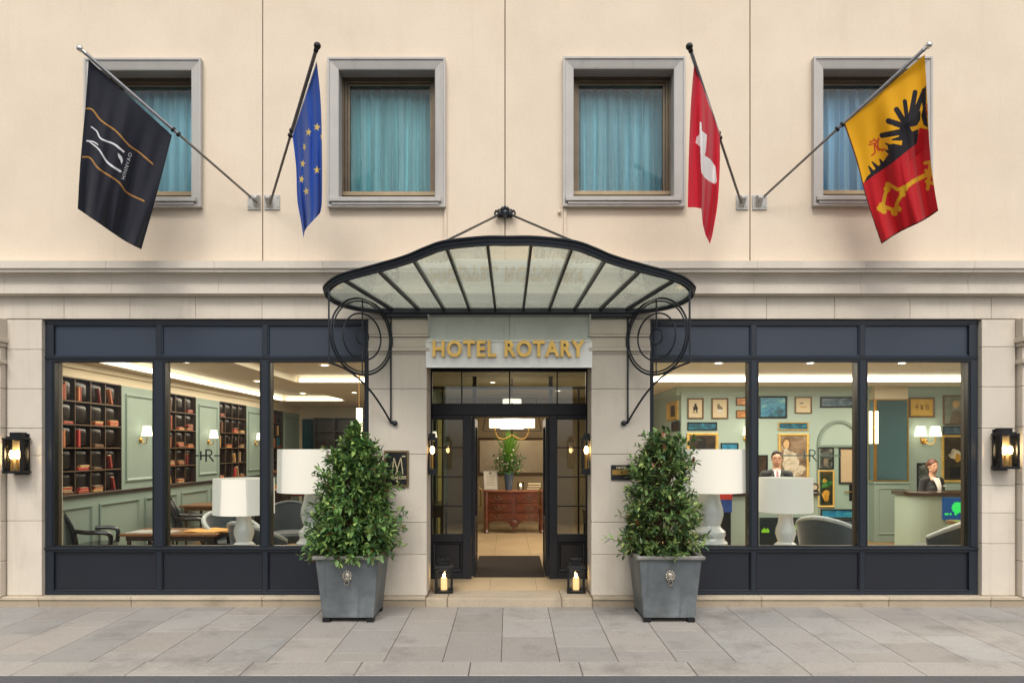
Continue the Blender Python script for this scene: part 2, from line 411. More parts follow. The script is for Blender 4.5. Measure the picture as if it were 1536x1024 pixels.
# plinth course along the foot of the front
zp = wz(894.5, -.05)
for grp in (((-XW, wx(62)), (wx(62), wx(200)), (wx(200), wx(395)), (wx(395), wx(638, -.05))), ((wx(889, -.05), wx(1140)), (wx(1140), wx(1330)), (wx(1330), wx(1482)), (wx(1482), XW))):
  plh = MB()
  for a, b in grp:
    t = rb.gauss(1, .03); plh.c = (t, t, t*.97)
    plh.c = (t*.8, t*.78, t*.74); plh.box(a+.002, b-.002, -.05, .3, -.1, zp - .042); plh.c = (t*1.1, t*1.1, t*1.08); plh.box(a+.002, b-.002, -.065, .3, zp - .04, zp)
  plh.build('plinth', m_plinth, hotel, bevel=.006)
# outer pillars
ztop = wz(479)
def pcut(*ys): return [zp + .002] + sorted(wz(q) for q in ys) + [ztop]
pil = MB(); blocks(pil, wx(10.5), wx(62.5), 0, .4, pcut(781, 683, 642, 583, 524), rb); pil.build('pillar', m_stone, hotel, bevel=.004)
pil = MB(); blocks(pil, wx(1473), wx(1523), 0, .4, pcut(815, 769, 728, 642, 580, 520), rb); pil.build('pillar', m_stone, hotel, bevel=.004)
for sgn, e, cuts in ((-1, wx(8.5), (840, 781, 683, 642, 583, 545)), (1, wx(1525.5), (840, 779, 726, 640, 580, 545))):
    q = MB(); blocks(q, e, e + sgn*1.2, -.09, .4, pcut(*cuts)[:-1] + [wz(545, -.09)], rb)
    zc = wz(545, -.09)
    for a, b, pj in ((zc, zc+.05, .05), (zc+.054, zc+.2, .0), (zc+.204, zc+.25, .03), (zc+.254, zc+.31, .075), (zc+.314, ztop, .03)):
        q.c = (.93, .93, .92); q.box(e - sgn*pj*.5, e + sgn*1.2, -.09-pj, .4, a, b)
    q.build('pilaster', m_stone, hotel, bevel=.006)
    B(e + sgn*1.25, sgn*XW, .02, .4, zp, ztop).build('side_wall', m_cornice, hotel)
# entrance pillars with moulded capitals
for sgn, xa, xb in ((-1, wx(553), wx(640)), (1, wx(887), wx(975))):
    q = MB(); blocks(q, xa, xb, 0, .42, [zp+.002, wz(831), wz(783), wz(681), wz(583), wz(531)], rb)
    def cap(y0, y1, pj, t=.96):
        q.c = (t, t*.985, t*.96); q.box(xa - (pj if sgn > 0 else -.0), xb + (pj if sgn < 0 else 0), -pj, .42, wz(y1), wz(y0))
    cap(527.5, 531, .012); cap(521.5, 527, .035); cap(506, 521, .012); cap(502, 505.5, .03); cap(479, 501.5, .02, .92)
    q.build('pillar', m_stone, hotel, bevel=.004)
# shopfronts
def shopfront(xl, xr, mull):
    ya, yb = .05, .2
    z = lambda p: wz(p, ya)
    f = MB()
    f.box(xl, xr, ya, yb, z(485.5), z(478) + .01)                                   # head
    f.box(xl, xr, ya+.003, yb, z(541), z(534.5)); f.box(xl, xr, ya-.012, yb-.03, z(537.5), z(535))
    f.box(xl, xr, ya, yb, z(826), z(820)); f.box(xl, xr, ya-.02, yb-.03, z(823.5), z(821))
    f.box(xl, xr, ya, yb, z(893.5), z(887))
    eds = [xl] + [m for a in mull for m in a] + [xr]
    for a, b in ((xl, mull[0][0]), *[]): pass
    posts = [(xl, mull[0][0]), (mull[0][1], mull[1][0]), (mull[1][1], mull[2][0]), (mull[2][1], xr)]
    for a, b in posts:
        for s0, s1 in ((893.5, 826), (826, 820), (820, 541), (541, 534.5), (534.5, 485.5)):
            if (s0, s1) in ((826, 820), (541, 534.5)): continue
            c = (a+b)/2; hw = (b-a)/2
            if s1 == 541: f.box(a, b, ya+.002, yb-.002, z(s0), z(s1)); f.box(a+.012, b-.012, ya-.008, ya+.01, z(s0), z(s1))
            else: f.box(max(a, c-.03) if a != xl and b != xr else a, min(b, c+.03) if a != xl and b != xr else b, ya+.002, yb-.002, z(s0), z(s1))
    sf = f.build('shopfront', m_navy, hotel, bevel=.003)
    for k, (a, b) in enumerate(mull):
        zz = z(820), z(541)
        B(a-.01, b+.01, .125, .135, zz[0]-.01, zz[1]+.01).build('pane', m_pane, sf)
        bd = MB().loop_frame(a, b, zz[0], zz[1], [(0, .06), (0, .052), (.014, .052), (.014, .12)]); bd.build('glazing_bead', m_black, sf)
        MB().loop_frame(a, b, zz[0], zz[1], [(-.001, .14), (.004, .14), (.004, .205), (-.012, .205)]).build('inner_lining', m_jamb, sf)
        a2 = xl + .05 if k == 0 else (mull[k-1][1] + a)/2 + .02; b2 = xr - .05 if k == 2 else (b + mull[k+1][0])/2 - .02
        for nm, za, zb, mm in (('fascia_panel', z(534.5), z(485.5), m_navy_panel), ('stall_panel', z(887), z(826), m_char)):
            q = MB(); q.box(a2-.03, b2+.03, .085, .11, za-.004, zb+.004)
            q.loop_frame(a2, b2, za, zb, [(0, .09), (0, .06), (.012, .057), (.022, .068), (.026, .086)])
            q.build(nm, mm, sf)
    return sf
sfl = shopfront(wx(63.5), wx(552.5), [(wx(76), wx(227)), (wx(243), wx(389)), (wx(401.5), wx(547))])
sfr = shopfront(wx(975.5), wx(1471), [(wx(980), wx(1127)), (wx(1138.5), wx(1291)), (wx(1303), wx(1458))])
# HR monogram on the middle pane of each shopfront
for sf, cx, ln, mm in ((sfl, 311, 19, m_black), (sfr, 1216, 46, mat('etched_decal', srgb(88, 104, 88), .5))):
    q = MB(); y = .122; cz = wz(683, y); X = lambda p: wx(p, y)
    xm = X(cx)
    q.box(xm-.088, xm-.069, y-.002, y+.001, cz-.055, cz+.055); q.box(xm-.024, xm-.005, y-.002, y+.001, cz-.075, cz+.075)
    q.box(X(cx-ln), xm-.10, y-.002, y+.001, cz-.008, cz+.008); q.box(xm+.085, X(cx+ln), y-.002, y+.001, cz-.008, cz+.008); q.box(xm-.085, xm-.006, y-.002, y+.001, cz-.009, cz+.009)
    q.v = [(v[0], v[1]-.001, v[2]) for v in q.v]; q.tube([(xm-.006, y, cz+.07), (xm+.035, y, cz+.068), (xm+.055, y, cz+.045), (xm+.05, y, cz+.015), (xm+.02, y, cz), (xm-.006, y, cz)], .009, 6)
    q.tube([(xm+.02, y, cz), (xm+.05, y, cz-.04), (xm+.075, y, cz-.07)], .009, 6)
    q.build('monogram', mm, sf)
# inner window jambs and the ledge behind the glass
m_ledge = mat('pale_ledge', srgb(176, 166, 148), .4, var=.06)
LEDGE = .615
for sf, a, b in ((sfl, wx(63), wx(552)), (sfr, wx(976), wx(1470))):
    B(a, b, .201, .72, .101, LEDGE).build('window_ledge', m_ledge, sf, bevel=.006)
# ---------------- sign over the door
sign = thing('hotel_sign', (0, 0, wz(552)), 'white stone sign with gold HOTEL ROTARY letters above the door', 'sign')
sg = MB(); ys = .0; sg.box(wx(639), wx(888), -.03, .10, wz(552), wz(512)); sg.box(wx(641), wx(886), -.045, .1, wz(513.5), wz(511.2)); sg.box(wx(640), wx(887), -.04, .1, wz(552), wz(549.5))
m_marble = mat('sign_marble', srgb(240, 240, 234), .35, var=.06, scale=1.5, stain=srgb(160, 164, 156), stain_amt=.4)
sg.build('board', m_marble, sign, bevel=.004)
lt = MB(); lcx, lcz = wx(763, -.05), wz(524.5, -.05)
lt.text('HOTEL ROTARY', .262, lambda a, b, c: (lcx + a*1.0, -.062 - c, lcz + b*1.0), .022, .0085, 1.14)
xs_ = [v[0] for v in lt.v]; k = (wx(877, -.05) - wx(649, -.05)) / (max(xs_) - min(xs_)); mid = (max(xs_) + min(xs_))/2
lt.v = [((v[0]-mid)*k + lcx, v[1], v[2]) for v in lt.v]
for test in ((lambda f: lt.v[f[0]][0] < wx(736)), (lambda f: lt.v[f[0]][0] >= wx(736))):
    wd = MB(); wd.v = lt.v; wd.f = [f for f in lt.f if test(f)]; used = sorted({i for f in wd.f for i in f}); mp_ = {i: k_ for k_, i in enumerate(used)}
    wd.v = [lt.v[i] for i in used]; wd.f = [tuple(mp_[i] for i in f) for f in wd.f]; wd.sm = [False]*len(wd.f); wd.mi = [0]*len(wd.f)
    wd.build('lettering', m_gold, sign)
# concave zinc cove between sign and canopy
m_zinc = mat('zinc_cove', srgb(188, 192, 182), .42, .0, var=.1, scale=1.4, streak=srgb(136, 146, 134), streak_amt=.6, bump=.1)
cv = MB()
for a, b in ((wx(645), wx(764)-.003), (wx(764)+.003, wx(883))):
    def cvf(u, v, a=a, b=b): 
        t = v; return (a + (b-a)*u, .02 - .10*(1-math.cos(t*PI/2)) - .0, wz(507) + (wz(474)-wz(507))*math.sin(t*PI/2)*.98)
    cv.grid(cvf, 4, 12)
cv.box(wx(641), wx(886), -.02, .05, wz(511), wz(507)); cv.box(wx(643), wx(884), .03, .12, wz(507), wz(472))
for sgn, xe in ((-1, wx(645)), (1, wx(883))):
    cv.prism([(-.10 - .0, wz(474)), (.05, wz(474)), (.05, wz(508)), (.018, wz(508)), (-.01, wz(496)), (-.05, wz(482))], lambda a, b, t, xe=xe, sgn=sgn: (xe + sgn*(.018*t), a, b))
cv.build('cove', m_zinc, hotel)
# ---------------- entrance step
m_step = mat('step_stone', srgb(178, 166, 148), .6, var=.1, scale=2.5, stain=srgb(120, 106, 88), stain_amt=.5, fine=.2, bump=.3)
zst = .1
st = MB(); st.c = (.95, .94, .92)
for a, b in ((wx(638, -.05), wx(671)), (wx(671.3), wx(842)), (wx(842.3), wx(889, -.05))):
    st.box(a+.002, b-.002, -.045, .42, -.1, zst)
st.build('door_step', m_plinth, hotel, bevel=.008)
# ================================================================ ENTRANCE DOORWAY
YD = 1.2                                    # the door screen stands back from the pillars
dx = lambda p: wx(p, YD); dz = lambda p: wz(p, YD)
ent = MB()
xl, xr = dx(637), dx(889)
def eb(x0, x1, y0, y1, a=0, b=.09): ent.box(dx(x0), dx(x1), YD + a, YD + b, dz(y1), dz(y0))
ent.box(xl, xr, YD, YD+.09, dz(606), dz(540)) if False else None
eb(637, 648, 540, 868); eb(879, 889, 540, 868)               # outer stiles
eb(648, 879, 540, 557)                                        # head
eb(648, 879, 605, 622, -.01, .1)                              # transom rail
eb(694, 707, 622, 868, -.005, .1); eb(824, 836, 622, 868, -.005, .1)
eb(707, 824, 622, 625)
for a, b in ((648, 694), (836, 879)):
    eb(a, b, 622, 629); eb(a, b, 801, 812); eb(a, b, 858, 868)
entr = ent.build('entrance_screen', m_char, hotel, bevel=.004)
for a, b, n in ((648, 693, 0), (693, 764, 0), (764, 836, 0), (836, 879, 0)):
    B(dx(a)+.003, dx(b)-.003, YD+.045, YD+.053, dz(605), dz(557)).build('transom_pane', m_pane_door, entr)
for p in (692.5, 764.5, 836): B(dx(p)-.009, dx(p)+.009, YD+.03, YD+.065, dz(605), dz(557)).build('glazing_bar', m_black, entr)
for a, b in ((648, 694), (836, 879)):
    for p in (671, 715, 759): B(dx(a), dx(b), YD+.032, YD+.062, dz(p)-.008, dz(p)+.008).build('glazing_bar', m_black, entr)
for a, b in ((648, 694), (836, 879)):
    B(dx(a)+.002, dx(b)-.002, YD+.045, YD+.053, dz(801), dz(629)).build('sidelight_pane', m_pane_door, entr)
    q = MB().box(dx(a), dx(b), YD+.04, YD+.06, dz(858), dz(812)); q.loop_frame(dx(a)+.02, dx(b)-.02, dz(856), dz(814), [(0, .0+YD+.04), (0, YD+.02), (.02, YD+.025), (.03, YD+.04)])
    q.build('lower_panel', m_char, entr)
# recess cheeks between pillar and screen
m_cheek = mat('recess_stone', srgb(176, 164, 146), .75, var=.08, fine=.15)
for sgn, e in ((-1, dx(637)), (1, dx(889))):
    B(e, e + sgn*.3, .421, YD+.12, .0, 3.2).build('recess_cheek', m_cheek, hotel)
B(dx(637)-.3, dx(889)+.3, .421, YD+.12, wz(548, 1.2), 3.25).build('recess_soffit', mat('recess_plaster', srgb(196, 184, 164), .8), hotel)
# two open door leaves turned back into the hall, glazed above a panel
m_knob = m_brass
for sgn, hx in ((-1, dx(707)), (1, dx(824))):
    lf = MB(); yA, yB = YD+.11, YD+.92; x0, x1 = hx + sgn*.0, hx - sgn*.045
    for a, b, c, d in ((yA, yA+.12, .12, dz(626)), (yB-.12, yB, .12, dz(626)), (yA+.12, yB-.12, .12, .36), (yA+.12, yB-.12, dz(626)-.12, dz(626)), (yA+.12, yB-.12, .78, .90)):
        lf.box(x0, x1, a, b, c, d)
    lf.box(x0-sgn*.012, x1+sgn*.012, yA+.12, yB-.12, .36, .78)
    leaf = lf.build('door_leaf', m_char, hotel, bevel=.003)
    B((x0+x1)/2-.004, (x0+x1)/2+.004, yA+.12, yB-.12, .90, dz(626)-.12).build('leaf_pane', m_pane_door, leaf)
    MB().tube([(x1-sgn*.02, yB-.07, 1.0), (x1-sgn*.055, yB-.07, 1.03), (x1-sgn*.055, yB-.07, 1.27), (x1-sgn*.02, yB-.07, 1.3)], .012).build('handle', m_brass, leaf)
yv_ = 3.25; vs_ = MB()
for p in (712, 826): vs_.box(wx(p-3, yv_), wx(p+3, yv_), yv_, yv_+.06, .1, 3.2)
for p0, p1 in ((636, 709), (715, 823), (829, 892)): vs_.box(wx(p0, yv_), wx(p1, yv_), yv_+.003, yv_+.057, wz(583, yv_), wz(579.5, yv_))
for p in (664, 868): vs_.box(wx(p-1.2, yv_), wx(p+1.2, yv_), yv_+.01, yv_+.05, .1, wz(583.2, yv_)-.001)
vs_.build('vestibule_screen', m_black, hotel)
# ================================================================ INTERIOR SHELL
m_oak = mat('oak_floor', srgb(150, 122, 88), .42, var=.18, scale=1.2, stretch=(5, .6, 1), fine=.15)
m_tile = mat('hall_floor', srgb(196, 172, 136), .38, var=.1, scale=1.5, stain=srgb(160, 136, 100), stain_amt=.4)
m_sage = mat('sage_paint', srgb(138, 156, 148), .6, var=.03, scale=1)
m_sage_l = mat('sage_panel_paint', srgb(126, 144, 136), .5, var=.04, scale=1)
m_hallw = mat('hall_back_plaster', srgb(150, 132, 104), .7, var=.06, scale=1)
m_sage_r = mat('reception_paint', srgb(164, 184, 178), .6, var=.03, scale=1)
m_cream = mat('cream_plaster', srgb(214, 202, 176), .75, var=.03, scale=1)
m_ceil = mat('ceiling_paint', srgb(218, 208, 188), .8, var=.02, scale=1)
IX0, IX1, IY1 = -6.2, 9.4, 12.2
struct(B(IX0-.2, -1.45, .2, IY1, .02, .1).build('lounge_floor', m_oak))
fl = MB()
for i in range(8):
    for j in range(20):
        xa, ya = -1.45 + i*.6, .425 + j*.6
        if xa + .6 < 3.4: fl.box(xa+.002, xa+.598, ya+.002, ya+.598, .03, .1)
struct(fl.build('hall_floor', m_tile)); struct(B(-1.45, 3.35, .42, IY1, .0, .092).build('hall_floor_bed', m_bed))
struct(B(3.35, IX1, .2, 6, .02, .1).build('reception_floor', m_oak))
struct(B(IX0-.2, IX1, .21, IY1, 3.2, 3.4).build('ceiling', m_ceil))
# dropped ceiling border leaving lit recesses
DZ = 3.08
cb = MB()
rec = [(-5.72, -4.1, .85, 9.2), (-3.85, -1.9, .85, 4.3), (2.35, 8.7, 1.0, 4.2)]
xs = sorted({IX0, IX1, *[q for r in rec for q in r[:2]]}); ysn = sorted({.42, IY1, *[q for r in rec for q in r[2:]]})
for a, b in zip(xs, xs[1:]):
    for c, d in zip(ysn, ysn[1:]):
        mx, my = (a+b)/2, (c+d)/2
        if not any(r[0] < mx < r[1] and r[2] < my < r[3] for r in rec): cb.box(a, b, c, d, DZ, 3.199)
struct(cb.build('ceiling_border', m_ceil))
m_strip = glow('cove_light_strip', (1.0, .87, .68), 5)
m_strip2 = glow('cove_light_strip', (1.0, .90, .76), 5)
def strip(x0, x1, y0, y1, label):
    o = B(x0, x1, y0, y1, DZ + .012, DZ + .075).build('cove_light', m_strip, loc=((x0+x1)/2, (y0+y1)/2, DZ)); tag(o, label, 'strip light', 'lit cove strips in the ceilings')
strip(-5.718, -5.69, .9, 9.15, 'long warm light strip running back above the lounge bookcases')
strip(-5.6, -4.2, 9.17, 9.197, 'short warm light strip across the far end of the lounge ceiling recess')
strip(-3.8, -1.95, 4.27, 4.297, 'warm light strip in the lounge ceiling nearest the entrance pillar')
o = B(2.4, 8.6, 4.165, 4.197, DZ+.012, DZ+.085).build('cove_light', m_strip2, loc=(5, 4.18, DZ)); tag(o, 'long bright light strip across the reception ceiling', 'strip light', 'lit cove strips in the ceilings')
# walls
struct(B(IX0-.15, IX0, .42, IY1, .1, 3.2).build('wall_lounge_side', m_cream))
struct(B(IX0, -1.45, IY1-.6, IY1, .1, 3.2).build('wall_lounge_back', m_cream))
struct(B(-1.6, -1.45, 3.2, IY1, .1, 3.2).build('wall_hall_side', m_sage))
struct(B(-1.45, 3.35, 8.1, 8.3, .1, 3.2).build('wall_hall_back', m_hallw))
YB = 5.2
xc = wx(1022, YB)
struct(B(xc, IX1, YB, YB+.15, .1, 3.2).build('wall_reception_back', m_sage_r))
struct(B(xc, xc+.15, YB+.15, 8.1, .1, 3.2).build('wall_reception_side', m_sage_r))
struct(B(IX1-.1, IX1, .42, YB, .1, 3.2).build('wall_reception_end', m_sage_r))
struct(B(1.5, 1.6, .42+.8, 3.0, .1, 3.2).build('wall_hall_partition', m_sage))
cr = MB()
extrude_x(cr, [(YB, DZ-.16), (YB-.02, DZ-.16), (YB-.03, DZ-.10), (YB-.09, DZ-.03), (YB-.10, DZ-.001), (YB, DZ-.001)], xc-.1, IX1-.1)
cr.prism([(0, -.16), (.02, -.16), (.03, -.10), (.09, -.03), (.10, -.001), (0, -.001)], lambda a, b, t: (xc - a, YB - .1 + 2.9*t, DZ + b))
struct(cr.build('ceiling_moulding', m_sage_r))
# ceiling downlights
m_dl = glow('downlight', (1, .86, .66), 22)
dls = [(-4.9, 2.2, 3.199, 'in the lounge recess nearest the window'), (-4.9, 5.2, 3.199, 'in the middle of the lounge recess'), (-4.9, 8.2, 3.199, 'in the far part of the lounge recess'), (-2.9, 2.6, 3.199, 'in the small lounge recess'),
       (-3.3, 6.5, DZ, 'in the lounge ceiling behind the small recess'), (-3.3, 9.5, DZ, 'in the lounge ceiling before the back bookcase'), (-.3, 4.2, DZ, 'in the hall ceiling in front of the commode'), (1.0, 6.0, DZ, 'in the hall ceiling above the commode end'),
       (3.2, 2.3, 3.199, 'in the reception recess beside the hall'), (4.6, 2.3, 3.199, 'above the man at the counter'), (6.0, 2.3, 3.199, 'in the reception recess above the mirrored column'), (7.2, 2.3, 3.199, 'above the woman at the counter')]
for x, y, z, w_ in dls:
    t = thing('ceiling_light', (x, y, z), 'small round downlight ' + w_, 'downlight', 'recessed ceiling downlights')
    MB().lathe([(.075, -.001), (.075, -.012), (.055, -.012), (.05, -.003)], x, y, z, 20).build('trim_ring', m_white, t)
    MB().lathe([(.052, -.006), (.0, -.006)], x, y, z, 20).build('lens', m_dl, t)
def alight(x, y, z, sx, sy, e, col=(1, .86, .68), rot=(0, 0, 0)):
    l = bpy.data.lights.new('ceiling_lamp', 'AREA'); l.shape = 'RECTANGLE'; l.size = sx; l.size_y = sy; l.energy = e; l.color = col
    o = bpy.data.objects.new('ceiling_lamp', l); C.objects.link(o); o.location = (x, y, z); o.rotation_euler = rot
alight(-4.9, 4.6, 3.19, 1.3, 7.5, 135); alight(-2.9, 2.5, 3.19, 1.6, 3, 42); alight(-3.2, 8.2, 3.07, 1.5, 4, 36)
alight(5.0, 2.6, 3.19, 4.8, 2.8, 215); alight(.6, 4.4, 3.07, 2.2, 4.5, 62)
# ================================================================ LOUNGE PANELLING AND BOOKCASES
XF = -6.0
WY = lambda d: d - D
units = [(.96, 2.42), (3.53, 4.99), (6.10, 7.56), (8.67, 10.13)]
ZB0, ZB1 = 1.25, 2.86
pn = thing('wall_panelling', (XF, 1, .1), 'sage green panelling along the lounge wall around the bookcases', 'panelling')
q = MB()
edges = [.42] + [e for u in units for e in u] + [11.6]
gaps = [(edges[i], edges[i+1]) for i in range(0, len(edges), 2)]
LF = lambda a, d, b: (d, a, b)
for a, b in gaps:
    q.box(IX0, XF, a, b, ZB0, ZB1)
q.box(IX0, XF, .42, 11.6, .1, ZB0-.05)
q.build('panel_wall', m_sage, pn)
q = MB()
for a, b in gaps[1:]:
    q.loop_frame(a+.12, b-.12, ZB0+.12, ZB1-.12, [(0, XF), (0, XF+.022), (.02, XF+.025), (.035, XF+.01), (.05, XF)], LF)
y = .55
while y < 11.4:
    q.loop_frame(y, y+1.1, .3, ZB0-.17, [(0, XF), (0, XF+.022), (.02, XF+.025), (.035, XF+.01), (.05, XF)], LF); y += 1.28
q.build('panel_moulding', m_sage_l, pn)
q = MB(); q.box(IX0, XF+.0, .42, 11.6, ZB1, 3.08); q.box(XF, XF+.05, .42, 11.6, 2.99, 3.079); q.build('frieze_board', m_cream, pn)
m_rail = mat('dark_rail_wood', srgb(46, 36, 30), .35, var=.2, coat=.2)
B(IX0, XF+.03, .42, 11.6, ZB0-.05, ZB0).build('dado_rail', m_rail, pn, bevel=.004)
m_shelf = mat('walnut_shelf', srgb(48, 38, 31), .4, var=.2, scale=6)
m_edge = mat('shelf_edge', srgb(98, 78, 58), .45, var=.2, scale=8)
m_pad = mat('black_leather', srgb(30, 21, 17), .24, var=.12, scale=3, spec=.4)
m_teal = mat('teal_leather', srgb(38, 100, 118), .35, var=.1)
ord_ = ['nearest the window', 'second from the window', 'third from the window', 'farthest from the window']
book_cols = [srgb(176, 78, 48), srgb(150, 52, 40), srgb(196, 120, 70), srgb(168, 96, 60), srgb(120, 40, 34), srgb(206, 160, 96), srgb(190, 62, 60), srgb(110, 70, 46), srgb(178, 150, 112)]
book_words = ['orange red', 'dark red', 'tan', 'rust brown', 'maroon', 'pale gold', 'bright red', 'brown', 'beige']
m_books = [mat('book_cover', tuple(q*.8 for q in c), .6, var=.15, scale=9) for c in book_cols]
m_paper = mat('paper_edges', srgb(214, 198, 164), .8, var=.08, scale=30)
rown = ['bottom', 'second lowest', 'middle', 'second highest', 'top']
coln = ['first', 'second', 'third', 'last']
rk = random.Random(21)
def book(Y, Z, w_, h_, dep, tilt, ci, label):
    # spine faces the room; Y centre on the shelf, Z bottom
    t = thing('book', (XF-.02, Y, Z), label, 'book', 'books on the lounge bookcases', local=True)
    R_ = RX(tilt)
    q = MB().obox((-.03, 0, 0), (dep, w_, h_), R_)
    zmin = min(v[2] for v in q.v); q.v = [(v[0], v[1], v[2]-zmin) for v in q.v]
    q.build('cover', m_books[ci], t, bevel=.003)
    p = MB().obox((-.06, 0, h_/2), (dep*.96, w_*.7, .006), R_)
    off = R_ @ Vector((0, 0, 0)); 
    c0 = R_ @ Vector((0, 0, h_/2)); p = MB().obox((-.026, c0.y, c0.z - zmin), (dep*.97, w_*.7, .004), R_); p.build('pages', m_paper, t)
    return t
for ui, (a, b) in enumerate(units):
    bc = thing('bookcase', (XF, a, ZB0), 'dark walnut bookcase with black padded cells, the one ' + ord_[ui], 'bookcase', 'built in lounge bookcases')
    cw, ch = (b-a)/4, (ZB1-ZB0)/5
    q = MB()
    for i in range(5): q.box(IX0+.04, XF-.035, a+i*cw-.007, a+i*cw+.009, ZB0, ZB1)
    for i in (0, 4): q.box(XF-.03, XF+.004, a+i*cw-.009, a+i*cw+.009, ZB0, ZB1)
    for j in range(6): q.box(IX0+.04, XF-.004, a, b, ZB0+j*ch-.007, ZB0+j*ch+.007)
    q.box(IX0+.02, IX0+.04, a, b, ZB0, ZB1)
    q.build('carcass', m_shelf, bc)
    q = MB()
    for j in range(6): q.box(XF-.003, XF+.003, a+.01, b-.01, ZB0+j*ch-.008, ZB0+j*ch+.008)
    for i in range(5): q.box(XF-.036, XF-.031, a+i*cw-.0075, a+i*cw+.0075, ZB0, ZB1)
    q.build('shelf_edge', m_edge, bc)
    q = MB(); qt = MB()
    for i in range(4):
        for j in range(5):
            y0, z0 = a+i*cw+.01, ZB0+j*ch+.01; w_, h_ = cw-.02, ch-.02
            def pf(u, v):
                su, sv = (2*u-1), (2*v-1)
                bulge = .115*(max(0, 1-su**4)**.6)*(max(0, 1-sv**6)**.5)
                return (IX0+.045+bulge, y0+w_*u, z0+h_*v)
            (qt if (ui == 3 and j == 2) else q).grid(pf, 10, 10)
    q.build('padded_back', m_pad, bc)
    if qt.v: qt.build('padded_back', m_teal, bc)['label'] = 'row of teal padded cells'
    for j in range(5):
        for i in range(4):
            r_ = rk.random(); y0 = a+i*cw+.02; z0 = ZB0+j*ch+.01
            where = f'{coln[i]} cell, {rown[j]} row, bookcase {ord_[ui]}'
            if r_ < .34:       # pile lying flat
                n = rk.choice((1, 2, 2, 3)); zz = z0
                for k in range(n):
                    th = rk.uniform(.02, .04); ci = rk.randrange(9)
                    pos = {1: 'lying alone', 2: ('lowest', 'topmost')[k] if n == 2 else ''}.get(n, ('lowest', 'middle', 'topmost')[k] if n == 3 else '')
                    o = book(y0+.14+rk.uniform(-.02, .03), zz, rk.uniform(.19, .24), th, .09, 0, ci, f'{book_words[ci]} flat book, {pos}, {where}'); zz += th + .0015
            elif r_ < .66:     # standing or leaning
                n = rk.choice((1, 1, 2, 3)); yy = y0 + .015 + (rk.random() < .3)*.08; lean = rk.random() < .45
                for k in range(n):
                    th = rk.uniform(.025, .045); ci = rk.randrange(9); hh = rk.uniform(.19, .25)
                    tl = rk.uniform(.2, .38) if (lean and k == n-1) else 0
                    if tl: yy += .05
                    pos = {1: 'alone', 2: ('first', 'second')[k] if n == 2 else ''}.get(n, ('first', 'second', 'third')[k] if n == 3 else '')
                    st_ = 'leaning' if tl else 'upright'
                    book(yy+th/2, z0, th, hh, .09, tl, ci, f'{st_} {book_words[ci]} book, {pos}, {where}'); yy += th+.003
# ---------------------------------------------------------------- sconces
m_shade = mat('lit_shade', srgb(236, 226, 204), .8, var=.02, emis=(1, .86, .64), estr=1.5)
m_shade_w = mat('lit_drum_shade', srgb(188, 182, 166), .85, var=.02, scale=1, emis=(1, .95, .84), estr=.27)
m_bulb = glow('bulb', (1, .72, .38), 34)
def sconce(label, loc, rz, arms=1):
    t = thing('wall_sconce', loc, label, 'sconce', 'brass wall sconces with white shades', local=True, rz=rz)   # wall at y=0, room at -y
    q = MB().lathe([(.0, -.0), (.045, .0), (.045, .012), (.02, .03), (0, .034)], 0, 0, 0, 16)
    q.v = [(v[0], -v[2], v[1]) for v in q.v]
    q.build('back_plate', m_brass, t)
    for s in ((0,) if arms == 1 else (-1, 1)):
        x = s*.105
        MB().tube(smooth_path([(0, -.02, 0), (x*.3, -.06, -.05), (x*.8, -.10, -.04), (x, -.11, .02), (x, -.11, .07)], 5), .008).build('arm', m_brass, t)
        MB().lathe([(.085, .07), (.058, .235), (.056, .235), (.083, .07)], x, -.11, 0, 20).build('shade', m_shade, t)
    return t
scl = [sconce('single shaded sconce on the green panel between the two nearest bookcases', (XF, 2.98, 2.02), PI/2), None, None]
for y_, w_ in ((5.55, 'second and third bookcases'), (8.12, 'third and fourth bookcases')):
    again(scl[0], (XF, y_, 2.02), 'single shaded sconce on the green panel between the ' + w_)
again(scl[0], (wx(444, 11.55), 11.6, 1.98), 'single shaded sconce on the back wall of the lounge', 0)
# ---------------------------------------------------------------- back of the lounge
YK = 11.6
t = thing('bookcase', (wx(510, YK), YK-.3, .1), 'wide dark cabinet with glassware across the back of the lounge', 'bookcase', 'built in lounge bookcases')
x0, x1 = wx(472, YK-.3), -1.62
q = MB().box(x0, x1, YK-.06, YK-.001, .1, 2.75)
for i in range(8): xx = x0 + (x1-x0)*i/7; q.box(xx-.02, xx+.02, YK-.35, YK-.06, .1, 2.75)
for z_ in (.1, .9, 1.4, 1.9, 2.35, 2.72): q.box(x0, x1, YK-.345, YK-.06, z_, z_+.03)
q.build('carcass', m_rail, t)
q = MB(); rr = random.Random(8)
for z_ in (1.43, 1.93):
    xx = x0 + .06
    while xx < x1 - .08:
        q.lathe([(.0, 0), (.03, .0), (.006, .01), (.006, .09), (.036, .12), (.04, .2)], xx, YK-.2, z_, 8); xx += rr.uniform(.10, .14)
q.build('glassware', m_lglass, t)['kind'] = 'stuff'
m_tcurt = mat('teal_curtain', srgb(30, 88, 100), .8, var=.15, scale=3)
tag(MB().grid(lambda u, v: (wx(455, YK) + u*.34, YK-.10 + .04*math.sin(u*24), .12 + v*2.6), 40, 2).build('curtain', m_tcurt, loc=(wx(462, YK), YK-.1, .12)), 'narrow dark teal curtain beside the back cabinet of the lounge', 'curtain')
